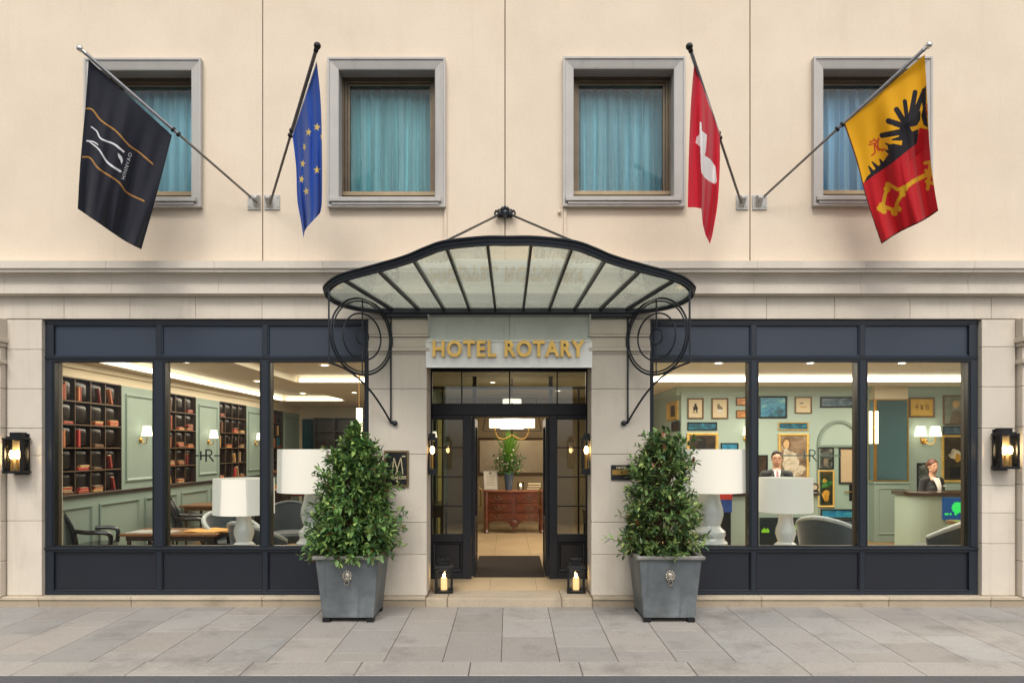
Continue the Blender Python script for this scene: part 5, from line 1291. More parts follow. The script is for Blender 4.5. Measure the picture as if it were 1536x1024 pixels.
for s in (-1, 1):     # rounded end panes
    e = [q for q in hp if q.x >= 1.79 - 1e-6 or q.y > -.6]; e = [q for q in e if q.y > -.86]
    fp = [Vector((s*q.x, q.y, q.z-.012)) for q in e]; A = Vector((s*1.38, -.06, 3.535))
    vs = [A] + fp; m = len(vs); lo = [v + Vector((0, 0, .008)) for v in vs]; up_ = [v + Vector((0, 0, .018)) for v in vs]
    fs = [(0, i, i+1) for i in range(1, m-1)]; MB().add(lo+up_, fs + [tuple(m+k for k in f)[::-1] for f in fs]).build('glass_pane', m_frost, can)
# tie rods and their cast wall anchor
anc = Vector((wx(757.5), -.06, wz(322)))
for s in (-1, 1):
    p = rim_at(.62); MB().tube([anc + Vector((s*.07, 0, -.02)), (s*.62, p.y+.05, p.z+.055)], .013, 8).build('tie_rod', m_blackp, can)
q = MB().ball(anc, (.05, .05, .045), 12, 8)
for s in (-1, 1):
    for k in range(2): q.ring(anc + Vector((s*(.06+.035*k), 0, .015-.02*k)), .026, .011, (1, 0, 0), (0, 0, 1), 16, 6)
    q.ball(anc + Vector((s*.03, -.02, .045)), (.02, .02, .025), 8, 6); q.ball(anc + Vector((s*.105, -.01, .02)), .016, 8, 6)
q.ball(anc + Vector((0, -.01, .06)), (.018, .018, .03), 8, 6); q.ball(anc + Vector((0, -.01, -.05)), (.02, .02, .03), 8, 6); q.box(anc.x-.09, anc.x+.09, -.03, -.001, anc.z-.035, anc.z+.035)
q.build('wall_anchor', m_blackp, can)
# scrolled side brackets
for s in (-1, 1):
    Pw = Vector((s*1.416, -.035, 0)); Pf = Vector((s*1.985, -.70, 0)); u = (Pf-Pw).normalized(); L = (Pf-Pw).length
    at = lambda f, z: Pw.lerp(Pf, f) + Vector((0, 0, z))
    br = MB().tube([at(0, 3.52), at(0, 2.2)], .011, 8).build('bracket', m_blackp, can)
    MB().tube([at(1, 3.64), at(1, 2.84)], .010, 8).build('front_post', m_blackp, br)
    cpts = [(1, 2.836), (.75, 2.78), (.52, 2.675), (.32, 2.535), (.14, 2.36), (0, 2.2)]
    MB().tube(smooth_path([at(f, z) for f, z in cpts], 6), .012, 8).build('curved_strut', m_blackp, br)
    MB().ball(at(-.02, 2.19) + Vector((-s*.035, 0, 0)), .033, 14, 9).tube([at(0, 2.2), at(-.0, 2.2) + Vector((-s*.02, .034, 0))], .016, 8).build('ball_end', m_blackp, br)
    c = at(.48, 3.17)
    for R_, r_ in ((.437, .0125), (.405, .0095), (.268, .010), (.088, .009)): MB().ring(c, R_, r_, u, (0, 0, 1), 64, 8).build('ring', m_blackp, br)
    q = MB().tube([c + Vector((0, 0, .437)), c + Vector((0, 0, .088))], .009, 8); q.tube([c - Vector((0, 0, .437)), c - Vector((0, 0, .088))], .009, 8); q.build('ring_bar', m_blackp, br)
# ================================================================ FLAGS
def in_poly(px, py, poly):
    ins = np.zeros(px.shape, bool); n = len(poly)
    for i in range(n):
        x1, y1 = poly[i]; x2, y2 = poly[(i+1) % n]
        c = (y1 > py) != (y2 > py)
        with np.errstate(divide='ignore', invalid='ignore'): xi = (x2-x1)*(py-y1)/(y2-y1+1e-12)+x1
        ins ^= c & (px < xi)
    return ins
def near(px, py, pts, r0, r1=None):
    res = np.zeros(px.shape, bool); m = len(pts)-1
    for i in range(m):
        (x1, y1), (x2, y2) = pts[i], pts[i+1]; dx_, dy_ = x2-x1, y2-y1; L2 = dx_*dx_+dy_*dy_+1e-9
        t = np.clip(((px-x1)*dx_+(py-y1)*dy_)/L2, 0, 1)
        r1_ = r0 if r1 is None else r1
        ra = r0+(r1_-r0)*(i+t)/m
        res |= (px-x1-t*dx_)**2+(py-y1-t*dy_)**2 < ra*ra
    return res
def sm2(pts, n=6): return [(p.x, p.y) for p in smooth_path([(a, b, 0) for a, b in pts], n)]
def along(poly, t):
    P = np.array(poly, float); L = np.r_[0, np.cumsum(np.hypot(*np.diff(P, axis=0).T))]; L /= L[-1]
    return np.interp(t, L, P[:, 0]), np.interp(t, L, P[:, 1])
m_flag, nt, out = new_mat('flag_cloth')
at_ = N(nt, 'ShaderNodeAttribute'); at_.attribute_name = 'Col'
pb = N(nt, 'ShaderNodeBsdfPrincipled'); pb.inputs['Roughness'].default_value = .75; pb.inputs['Specular IOR Level'].default_value = .25; pb.inputs['Sheen Weight'].default_value = .15
tcn = N(nt, 'ShaderNodeTexCoord'); bpn = N(nt, 'ShaderNodeBump'); bpn.inputs['Strength'].default_value = .25; bpn.inputs['Distance'].default_value = .01
nt.links.new(noise(nt, tcn.outputs['Object'], 7, 4, .6, (1, 1, .5)), bpn.inputs['Height']); nt.links.new(bpn.outputs[0], pb.inputs['Normal'])
tl_ = N(nt, 'ShaderNodeBsdfTranslucent'); nt.links.new(at_.outputs['Color'], pb.inputs['Base Color']); nt.links.new(at_.outputs['Color'], tl_.inputs[0])
mf = N(nt, 'ShaderNodeMixShader'); mf.inputs[0].default_value = .22; nt.links.new(pb.outputs[0], mf.inputs[1]); nt.links.new(tl_.outputs[0], mf.inputs[2]); nt.links.new(mf.outputs[0], out.inputs[0])
def flag(label, hoist, left, right, bottom, dA, dB, colour, fold, nu, nv):
    # hoist A->B along the pole, left A->D, right B->C, bottom D->C, all read off the photograph; dA, dB distance of A, B before the wall
    u = np.linspace(0, 1, nu+1); v = np.linspace(0, 1, nv+1); U, V = np.meshgrid(u, v)
    Hx, Hy = along(hoist, u); Bx, By = along(bottom, u); Lx, Ly = along(left, v); Rx, Ry = along(right, v)
    def coons(h, b, l, r): return (1-V)*h[None]+V*b[None]+(1-U)*l[:, None]+U*r[:, None]-((1-U)*(1-V)*h[0]+U*(1-V)*h[-1]+(1-U)*V*b[0]+U*V*b[-1])
    PX, PY = coons(Hx, Bx, Lx, Rx), coons(Hy, By, Ly, Ry)
    col = colour(PX, PY, U, V)
    yy = -(dA+(dB-dA)*U) + fold(U, V)
    X = (PX-CX)*(D+yy)/F; Z = EH+(CY-PY)*(D+yy)/F
    co_ = np.stack([X, yy, Z], -1).reshape(-1, 3); idx = np.arange((nu+1)*(nv+1)).reshape(nv+1, nu+1)
    fc = np.stack([idx[:-1, :-1], idx[:-1, 1:], idx[1:, 1:], idx[1:, :-1]], -1).reshape(-1, 4)
    o = co_[0].copy(); me = bpy.data.meshes.new('flag'); me.from_pydata((co_-o).tolist(), [], fc.tolist()); me.materials.append(m_flag)
    a = me.color_attributes.new('Col', 'FLOAT_COLOR', 'POINT'); a.data.foreach_set('color', np.concatenate([col.reshape(-1, 3), np.ones((len(co_), 1))], 1).ravel())
    me.polygons.foreach_set('use_smooth', [True]*len(fc))
    ob = bpy.data.objects.new('flag', me); C.objects.link(ob); ob.location = o
    tag(ob, label, 'flag', 'flags on the hotel front'); return ob
def base(PX, c): return np.ones(PX.shape+(3,))*np.array(c)
zz = lambda x0, y0, s, pts: [(x0+a/s, y0+b/s) for a, b in pts]
def text_tris(txt, size):
    q = MB().text(txt, size, lambda a, b, c: (a, b, 0), 0, .012, 1.25); return q.v, q.f
def col1(PX, PY, U, V):
    c = base(PX, srgb(34, 36, 46)); g, w_ = np.array(srgb(176, 128, 66)), np.array(srgb(222, 222, 226)); Q = lambda p: zz(100, 60, 3.105, p)
    for p in ([(90,320),(120,325),(160,375),(230,425),(290,490),(340,525),(400,577)], [(75,545),(110,550),(150,600),(240,660),(280,710),(360,750)]): c[near(PX, PY, sm2(Q(p)), 1.15)] = g
    c[near(PX, PY, sm2(Q([(115,405),(140,425),(160,460),(220,485),(265,520)])), .8, 1.5)] = w_
    c[near(PX, PY, sm2(Q([(95,470),(125,475),(145,488)])), 1.2, .8)] = w_
    c[near(PX, PY, sm2(Q([(100,470),(150,510),(190,570),(250,612)])), .8, 1.6)] = w_
    c[in_poly(PX, PY, Q([(238,525),(256,542),(262,560),(256,580),(250,560),(240,545)]))] = w_
    vs, fs = text_tris('HINNVAO', 24); a = math.atan2(-115, 33)
    cx_, cy_ = 281, 588
    P2 = [(cx_ + x*math.cos(a) - (-y)*math.sin(a), cy_ + x*math.sin(a) + (-y)*math.cos(a)) for x, y, _ in vs]
    sub = (np.abs(PX-(100+281/3.105)) < 16) & (np.abs(PY-(60+588/3.105)) < 28); sx_, sy_ = PX[sub], PY[sub]; m = np.zeros(sx_.shape, bool)
    for f in fs: m |= in_poly(sx_, sy_, Q([P2[i] for i in f]))
    cs = c[sub]; cs[m] = w_; c[sub] = cs
    ed = (U > .985) | (V > .99); c[ed] = np.array(srgb(22, 23, 30)); return c
def col2(PX, PY, U, V):
    c = base(PX, srgb(34, 74, 160)); c[V < .016] = np.array(srgb(214, 216, 222)); y_ = np.array(srgb(226, 196, 96))
    for (sx_, sy_), sc_, r_ in (((108,457),.85,.1), ((150,432),1,.2), ((88,530),.5,.5), ((80,613),.7,.1), ((74,690),.75,.2), ((97,750),.8,-.2), ((150,645),1,0), ((174,480),.45,0)):
        pts = [(sx_ + sc_*(19 if k % 2 == 0 else 8)*math.sin(PI*k/5+r_), sy_ - (21 if k % 2 == 0 else 9)*math.cos(PI*k/5+r_)) for k in range(10)]
        c[in_poly(PX, PY, zz(430, 60, 3.303, pts))] = y_
    return c
def col3(PX, PY, U, V):
    c = base(PX, srgb(190, 22, 44)); c[V < .012] = np.array(srgb(214, 210, 208))
    c[in_poly(PX, PY, zz(1020, 60, 3.3, [(98,405),(106,410),(108,450),(133,470),(128,545),(122,572),(150,590),(176,628),(182,700),(174,713),(145,700),(120,680),(105,655),(102,600),(100,530),(78,510),(82,480),(96,470)]))] = np.array(srgb(228, 224, 222)); return c
def col4(PX, PY, U, V):
    Q = lambda p: zz(1240, 50, 3.105, p); c = base(PX, srgb(226, 164, 14)); red, blk, ye = np.array(srgb(186, 20, 30)), np.array(srgb(28, 26, 32)), np.array(srgb(206, 158, 24)); dr = np.array(srgb(190, 60, 26))
    rm = in_poly(PX, PY, Q([(100,720),(165,702),(230,655),(300,608),(420,512),(432,440),(492,452),(620,460),(620,1100),(100,1100)])); c[rm] = red
    bm_ = in_poly(PX, PY, Q([(172,698),(188,668),(205,652),(230,628),(262,600),(290,560),(282,520),(310,514),(350,522),(352,500),(336,480),(340,440),(352,412),(372,388),(402,376),(424,372),(438,360),(436,404),(420,430),(388,438),(398,458),(428,446),(424,512),(300,610),(230,660)]))
    for a, b, r0, r1 in (((345,460),(258,476),4.6,4.0), ((350,430),(288,409),4.6,4.2), ((356,405),(326,356),4.4,4.2), ((374,395),(364,318),3.2,3.4), ((392,388),(412,275),4.2,3.6), ((412,380),(452,262),5.0,2.2)):
        bm_ |= near(PX, PY, Q([a, ((a[0]+b[0])/2, (a[1]+b[1])/2), b]), r0, r1)
    for a, b in (((215,650),(196,620)), ((240,630),(212,600)), ((262,612),(248,588)), ((300,560),(275,545)), ((320,540),(276,514)), ((345,490),(305,496))): bm_ |= near(PX, PY, Q([a, b]), 3.6, 1.2)
    bm_ |= in_poly(PX, PY, Q([(440,305),(458,246),(463,247),(463,330),(472,440),(452,428),(440,385),(448,350)]))
    bm_ &= ~rm; c[bm_] = blk
    for p in ([(198,520),(228,512),(244,492)], [(218,492),(236,505)], [(200,508),(222,500)], [(225,515),(240,545),(270,540)], [(210,570),(226,556),(222,520)], [(240,490),(238,532),(262,548)],
              [(462,338),(474,330),(470,352),(480,348)], [(464,360),(478,372),(468,378)]): c[near(PX, PY, Q(p), 1.15)] = dr
    y_ = near(PX, PY, Q([(355,728),(400,692),(472,655)]), 3.3)
    for p in ([(290,705),(272,752),(262,805)], [(262,805),(318,825)], [(318,825),(330,785),(352,745)], [(290,705),(330,728),(358,722)]): y_ |= near(PX, PY, Q(p), 2.6)
    for p in ((285,705),(255,800),(262,825),(312,835),(330,815),(350,745),(360,720),(278,725),(245,815)): y_ |= near(PX, PY, Q([p, (p[0]+6, p[1]+4)]), 4.0)
    for p in ([(458,605),(480,600),(502,612)], [(484,600),(478,660),(470,725)], [(462,640),(490,650),(506,690)], [(465,690),(500,700)], [(490,620),(504,640)]): y_ |= near(PX, PY, Q(p), 2.6)
    c[y_] = ye
    ed = (U > .985) | (V > .99); c[ed] = np.array(srgb(70, 20, 20)); return c
S_ = np.sin
Pp1 = [(133, 90), (258, 203)]
flag('black flag with gold waves and a white emblem, hung across a bedroom window', Pp1, sm2([(133,90),(128,160),(120,250),(116.5,313)]), sm2([(258,203),(243,262),(226,325),(212,374)]), sm2([(116.5,313),(150,336),(185,360),(212,374)]), 1.0, .62, col1,
     lambda U, V: V**.6*(.055*S_(U*10+V*1.6) + .026*S_(U*21+1-V*2)+.014*S_(U*36+V*4)), 260, 420)
flag('blue flag with a ring of yellow stars, gathered beside its pole', [(475, 91), (438.5, 202)], sm2([(475,91),(481,150),(483,220),(483,300),(480,320)]), sm2([(438.5,202),(444,250),(446,300),(452,335),(455,357)]), sm2([(480,320),(466,335),(458,345),(455,357)]), 1.25, .72, col2,
     lambda U, V: V**.5*(.10*S_(U*9.5+V*1.2) + .045*S_(U*20+2-V*1.5))*(1), 160, 420)
flag('red flag with a white cross folded out of shape beside its pole', [(1041.5, 92), (1079.5, 199)], sm2([(1041.5,92),(1036,160),(1033,240),(1031.5,311)]), sm2([(1079.5,199),(1080,240),(1077,300),(1070,345),(1065,366)]), [(1031.5,311),(1042,311),(1052,313),(1054,335),(1058,352),(1065,366)], 1.2, .7, col3,
     lambda U, V: V**.5*(.10*S_(U*8+V*1.4+1) + .045*S_(U*19-V*2)), 160, 420)
def fold4(U, V):
    ck = np.clip((.42 - U)/.10, 0, 1)*np.clip((V-.33)/.25, 0, 1)
    return V**.6*(.07*S_(U*9+V*1.6+.5)+.032*S_(U*22-V*2)) + .20*ck*np.clip(1-np.abs(U-.22)/.26, 0, 1)
flag('yellow and red flag with a black half eagle and a gold key', [(1387, 82), (1266, 187)], sm2([(1387,82),(1391,150),(1395,230),(1402,285),(1407.5,316)]), sm2([(1266,187),(1284,240),(1300,300),(1322,366)]), sm2([(1407.5,316),(1385,331),(1350,348),(1322,366)]), 1.0, .62, col4, fold4, 300, 440)
m_pole_d = mat('dark_pole', srgb(112, 104, 96), .4, .25, var=.15, scale=10)
def flagpole(label, b, tip, hA, hB, dT, mt, mball, mlow):
    Pb = Vector((wx(b[0], -.06), -.06, wz(b[1], -.06))); Pt = Vector((wx(tip[0], -dT), -dT, wz(tip[1], -dT)))
    t = thing('flagpole', Pb, label, 'flagpole', 'flagpoles on the hotel front')
    f = hB
    MB().tube([Pb, Pb.lerp(Pt, f)], .014, 10).build('lower_rod', mlow, t)
    MB().tube([Pb.lerp(Pt, f), Pb.lerp(Pt, .985)], .019, 12).build('sleeve', mt, t)
    MB().ball(Pt, .036, 16, 10).tube([Pb.lerp(Pt, .97), Pb.lerp(Pt, .99)], .024, 10).build('finial', mball, t)
    q = MB()
    for g in (f, f+.03): q.tube([Pb.lerp(Pt, g), Pb.lerp(Pt, g+.012)], .03, 10)
    q.build('collar', m_black, t)
    return t
m_plate = mat('grey_plate', srgb(176, 174, 168), .5, .3, var=.1, scale=8, streak=srgb(130, 120, 108), streak_amt=.4)
FP = [('silver flagpole carrying the black flag', (386, 304), (120, 73), 1.08, .47, m_steel, m_chrome, m_pole_d, 372, 391), ('dark flagpole carrying the blue starred flag', (405, 306), (476, 69), 1.36, .47, m_pole_d, m_black, m_pole_d, 397, 420),
      ('dark flagpole carrying the red and white flag', (1112, 305), (1034, 70), 1.30, .45, m_steel, m_black, m_pole_d, 1104, 1122), ('silver flagpole carrying the yellow and red flag', (1137, 303), (1393, 68), 1.08, .49, m_steel, m_chrome, m_pole_d, 1128, 1150)]
for lab, b, tp, dT, f, mt, mb_, ml, pa, pc in FP:
    t = flagpole(lab, b, tp, 0, f, dT, mt, mb_, ml)
    q = MB().box(wx(pa), wx(pc), -.016, -.001, wz(315), wz(293)); 
    xx = wx(b[0])
    q.prism([(-.016, wz(294)), (-.016, wz(312)), (-.11, wz(302)), (-.11, wz(298))], lambda a, z_, tt, xx=xx: (xx-.03 + .06*tt, a, z_))
    for px_ in (pa+3, pc-3):
        for py_ in (297, 311): q.ball((wx(px_), -.017, wz(py_)), .009, 8, 5)
    q.build('wall_plate', m_plate, t, bevel=.003)
# ================================================================ LANTERNS
def box_lantern(loc, label, w, h, dpt, ncandle=3):
    t = thing('wall_lantern', loc, label, 'lantern', 'black box lanterns on the outer pillars', local=True)     # back on y=0, facing -y
    MB().box(-w*.42, w*.42, -.022, -.001, -.02, h*.97).build('back_plate', m_black, t, bevel=.003)
    q = MB(); y0, y1 = -.05-dpt, -.05
    for sx in (-1, 1):
        for yy in (y0, y1): q.box(sx*w/2-.014, sx*w/2+.014, yy-.012, yy+.012, .03, h*.82)
    q.box(-w/2-.016, w/2+.016, y0-.016, y1+.03, 0, .03); q.box(-w/2-.016, w/2+.016, y0-.016, y1+.03, h*.82, h*.865)
    q.box(-w*.46, w*.46, y0+.01, y1+.03, h*.865, h*.90); q.box(-w*.33, w*.33, y0+.04, y1+.03, h*.90, h)
    q.build('frame', m_black, t, bevel=.003)
    g = MB().box(-w/2, w/2, y0-.002, y0+.002, .03, h*.82)
    for s in (-1, 1): g.box(s*w/2-.002, s*w/2+.002, y0, y1, .03, h*.82)
    g.build('glass', m_lglass, t)
    MB().box(-w/2+.02, w/2-.02, y1-.006, y1-.002, .04, h*.8).build('reflector', mat('lantern_reflector', srgb(190, 170, 130), .3, .4, var=.1), t)
    for k in range(ncandle):
        xx = (k-(ncandle-1)/2)*w*.26; yy = (y0+y1)/2 + (.02 if k == 1 else 0)
        MB().tube([(xx, yy, .03), (xx, yy, h*.34)], .014, 8).build('candle_tube', m_brass, t)
        MB().ball((xx, yy, h*.46), (.024, .024, .05), 12, 8).build('bulb', m_bulb, t)
    return t
bl = box_lantern((wx(34), -.0, wz(709.5, -.1)), 'black box lantern on the outer pillar beside the lounge window', .205, .485, .12)
again(bl, (wx(1499), -.0, wz(703, -.1)), 'black box lantern on the outer pillar beside the reception window')
m_candleglow = glow('candle_bulb', (1, .60, .24), 16)
def door_lantern(loc, label, sgn):
    t = thing('wall_lantern', loc, label, 'lantern', 'narrow lanterns beside the entrance', local=True)
    w, h = .10, .50
    q = MB()
    for sx in (-1, 1):
        for sy in (-1, 1): q.box(sx*w/2-.008, sx*w/2+.008, sy*w/2-.008, sy*w/2+.008, .07, h-.09)
    q.box(-w/2-.012, w/2+.012, -w/2-.012, w/2+.012, 0, .025); q.box(-w/2-.008, w/2+.008, -w/2-.008, w/2+.008, .025, .07); q.box(-w/2-.012, w/2+.012, -w/2-.012, w/2+.012, h-.09, h-.05); q.box(-w*.35, w*.35, -w*.35, w*.35, h-.05, h)
    q.box(sgn*w/2, sgn*(w/2+.045), -.03, .03, .05, h-.06)
    q.build('frame', m_black, t, bevel=.002)
    MB().lathe([(.042, .07), (.042, h-.09)], 0, 0, 0, 20).build('glass', m_lglass, t)
    MB().tube([(0, 0, .07), (0, 0, .24)], .02, 10).build('candle_tube', m_brass, t)
    MB().ball((0, 0, .295), (.027, .027, .05), 12, 8).build('bulb', m_candleglow, t)
    return t
door_lantern((wx(648.5, .16), .16, wz(711, .16)), 'narrow lit lantern on the entrance jamb nearest the black M plaque', -1)
door_lantern((wx(879.5, .16), .16, wz(711, .16)), 'narrow lit lantern on the entrance jamb nearest the brass plaque', 1)
def floor_lantern(loc, label, rz):
    t = thing('candle_lantern', loc, label, 'lantern', 'black candle lanterns standing on the doorstep', local=True, rz=rz)
    w, h = .19, .42; q = MB()
    for sx in (-1, 1):
        for sy in (-1, 1): q.box(sx*w/2-.012, sx*w/2+.012, sy*w/2-.012, sy*w/2+.012, .03, .31)
    q.box(-w/2-.02, w/2+.02, -w/2-.02, w/2+.02, 0, .03)
    q.hexa([(-w/2-.025, -w/2-.025, .31), (w/2+.025, -w/2-.025, .31), (w/2+.025, w/2+.025, .31), (-w/2-.025, w/2+.025, .31)], [(-w/2+.01, -w/2+.01, .345), (w/2-.01, -w/2+.01, .345), (w/2-.01, w/2-.01, .345), (-w/2+.01, w/2-.01, .345)])
    q.box(-.055, .055, -.055, .055, .345, .395); q.box(-.07, .07, -.07, .07, .395, .415)
    q.build('frame', m_black, t, bevel=.003)
    MB().ring((0, 0, .44), .035, .005, (1, 0, 0), (0, 0, 1), 20, 6).build('handle', m_black, t)
    g = MB()
    for s in (-1, 1): g.box(s*w/2-.002, s*w/2+.002, -w/2, w/2, .03, .31); g.box(-w/2, w/2, s*w/2-.002, s*w/2+.002, .03, .31)
    g.build('glass', m_lglass, t)
    MB().lathe([(0, .031), (.04, .031), (.04, .17), (.03, .185), (0, .178)], 0, 0, 0, 18).build('candle', mat('candle_wax', srgb(226, 206, 160), .5, emis=(1, .62, .25), estr=.7, var=.05), t)
    MB().ball((0, 0, .205), (.012, .012, .026), 10, 7).build('flame', glow('candle_flame', (1, .68, .30), 60), t)
    return t
fl_ = floor_lantern((wx(667, .42), .33, zst+.001), 'black candle lantern on the doorstep at the foot of the lantern near the M plaque', .05)
again(fl_, (wx(863, .42), .33, zst+.001), 'black candle lantern on the doorstep at the side of the brass plaque', -.06)
# ================================================================ PLAQUES
m_plq = mat('black_plaque', srgb(20, 22, 24), .3, var=.15, coat=.2)
m_plqf = mat('plaque_bronze', srgb(120, 100, 66), .4, .6, var=.2, scale=12)
m_script = mat('pale_gold_line', srgb(206, 190, 150), .45, .2)
p1 = thing('wall_plaque', (wx(598), 0, wz(729)), 'black wall plaque with a pale M emblem and bronze frame', 'plaque')
ax, bx, az_, bz_ = wx(576.5), wx(613.5), wz(729.5), wz(675.5)
MB().loop_frame(ax, bx, az_, bz_, [(0, -.001), (0, -.025), (.022, -.025), (.022, -.012)]).build('frame', m_plqf, p1)
B(ax+.015, bx-.015, -.014, -.002, az_+.015, bz_-.015).build('panel', m_plq, p1)
q = MB(); Q = lambda a, b: (wx(570+a/14.63), -.017, wz(670+b/14.63))
for pts in ([(283,480),(310,240)], [(310,240),(410,600)], [(350,605),(462,235)], [(462,235),(508,600)], [(283,480),(268,600)]): q.tube([Q(*p) for p in pts], .0065, 6)
q.box(wx(570+488/14.63), wx(570+562/14.63), -.019, -.015, wz(670+218/14.63), wz(670+192/14.63))
q.text('MGALLERY', .052, lambda a, b, c: (wx(570+405/14.63) + a, -.0165-c, wz(670+672/14.63)+b), .0015, .001, 1.0)
q.ball(Q(378, 755), (.012, .003, .012), 8, 5); q.build('emblem', m_script, p1)
p2 = thing('wall_plaque', (wx(932), 0, wz(720)), 'small black and brass wall plaque beside the sparse shrub', 'plaque')
ax, bx, az_, bz_ = wx(916.5), wx(948), wz(719.5), wz(697)
B(ax, bx, -.02, -.001, az_, bz_).build('panel', m_plq, p2, bevel=.003)
B(ax+.012, bx-.006, -.026, -.0201, wz(711.8), wz(704.3)).build('brass_strip', m_brass, p2)
q = MB().text('HOTEL', .038, lambda a, b, c: (wx(932)+a, -.0225-c, wz(701.3)+b), .0015, .001, 1.1); q.build('lettering', m_script, p2)
q = MB().ball((wx(932), -.027, wz(708)), (.012, .003, .012), 10, 5); q.build('star', m_black, p2)
# ================================================================ PLANTERS AND SHRUBS
m_zincp = mat('weathered_zinc', srgb(104, 110, 112), .5, .4, var=.3, scale=2.6, stain=srgb(158, 164, 166), stain_amt=.65, bump=.12, bscale=20, streak=srgb(62, 67, 70), streak_amt=.7)
m_zincr = mat('zinc_rim', srgb(128, 126, 120), .5, .4, var=.25, scale=7, stain=srgb(80, 70, 60), stain_amt=.5)
m_soil = mat('soil', srgb(48, 36, 28), .95, var=.4, scale=30, bump=1, bscale=60, bdist=.02)
def planter(loc, label, sk):
    t = thing('planter', loc, label, 'planter', 'square zinc planters by the entrance', local=True)
    b, tp, h0, h1 = .28, .342, .045, .70
    bot = [(-b, -b), (b, -b), (b, b), (-b, b)]; top = [(-tp, -tp), (tp, -tp), (tp, tp), (-tp, tp)]
    q = MB(); n = 4
    vs = [(x, y, h0) for x, y in bot] + [(x, y, h1) for x, y in top] + [(x*.94, y*.94, h1) for x, y in top] + [(x*.93, y*.93, h1-.1) for x, y in top]
    q.add(vs, [(0, 3, 2, 1)] + [(i+4*r, (i+1) % 4+4*r, (i+1) % 4+4*r+4, i+4*r+4) for r in range(3) for i in range(4)])
    q.build('body', m_zincp, t, bevel=.006)
    MB().tube([(x*1.03, y*1.03, h1) for x, y in ((-tp, -tp), (tp, -tp), (tp, tp), (-tp, tp))], .026, 8, True) if False else None
    r = MB(); o, i_ = tp+.032, tp-.03
    for (xa, xb, ya_, yb_) in ((-o, o, -o, -i_), (-o, o, i_, o), (-o, -i_, -i_, i_), (i_, o, -i_, i_)): r.box(xa, xb, ya_, yb_, h1-.012, h1+.03)
    r.build('rim', m_zincr, t, bevel=.010)
    for x, y in bot: MB().box(x*.86-.04, x*.86+.04, y*.86-.04, y*.86+.04, 0, h0-.001).build('foot', m_black, t)
    yy = lambda z: -(b+(tp-b)*(z-h0)/(h1-h0))
    zc = .50; m_ = MB()
    m_.ball((0, yy(zc), zc), (.055, .03, .062), 16, 10)
    for k in range(11): a = 2*PI*k/11; m_.ball((.055*math.cos(a), yy(zc)-.008, zc+.01+.06*math.sin(a)), (.017, .014, .02), 8, 6)
    m_.ball((0, yy(zc)-.032, zc-.018), (.02, .018, .016), 10, 6)
    for s in (-1, 1): m_.ball((s*.022, yy(zc)-.026, zc+.015), (.009, .008, .007), 8, 5); m_.ball((s*.018, yy(zc)-.03, zc-.03), (.016, .013, .013), 8, 5)
    m_.ring((0, yy(zc)-.026, zc-.072), .03, .007, (1, 0, 0), (0, 0, 1), 18, 6)
    m_.v = [(v[0]*.8, (v[1]-yy(zc))*.8+yy(zc), (v[2]-zc)*.85+zc) for v in m_.v]; m_.build('lion_mask', mat('mask_metal', srgb(150, 144, 132), .4, .7, var=.25, scale=30), t)
    MB().grid(lambda u, v: (.62*(u-.5), .62*(v-.5), h1-.06+.015*math.sin(u*19)*math.cos(v*23)), 14, 14).build('soil', m_soil, t)
    return t
PLY = -.46
pl = planter((-1.765, PLY, gz(PLY)), 'square zinc planter with lion mask below the black M plaque', 1)
again(pl, (1.75, PLY, gz(PLY)), 'square zinc planter with lion mask below the brass plaque')
m_lf, nt, out = new_mat('shrub_leaf')
at2 = N(nt, 'ShaderNodeAttribute'); at2.attribute_name = 'Col'
pb2 = N(nt, 'ShaderNodeBsdfPrincipled'); pb2.inputs['Roughness'].default_value = .38; pb2.inputs['Specular IOR Level'].default_value = .45
tl2 = N(nt, 'ShaderNodeBsdfTranslucent'); nt.links.new(at2.outputs['Color'], pb2.inputs['Base Color']); nt.links.new(at2.outputs['Color'], tl2.inputs[0])
mx2 = N(nt, 'ShaderNodeMixShader'); mx2.inputs[0].default_value = .22; nt.links.new(pb2.outputs[0], mx2.inputs[1]); nt.links.new(tl2.outputs[0], mx2.inputs[2]); nt.links.new(mx2.outputs[0], out.inputs[0])
m_bark = mat('bark', srgb(88, 66, 48), .85, var=.3, scale=20, bump=.6)
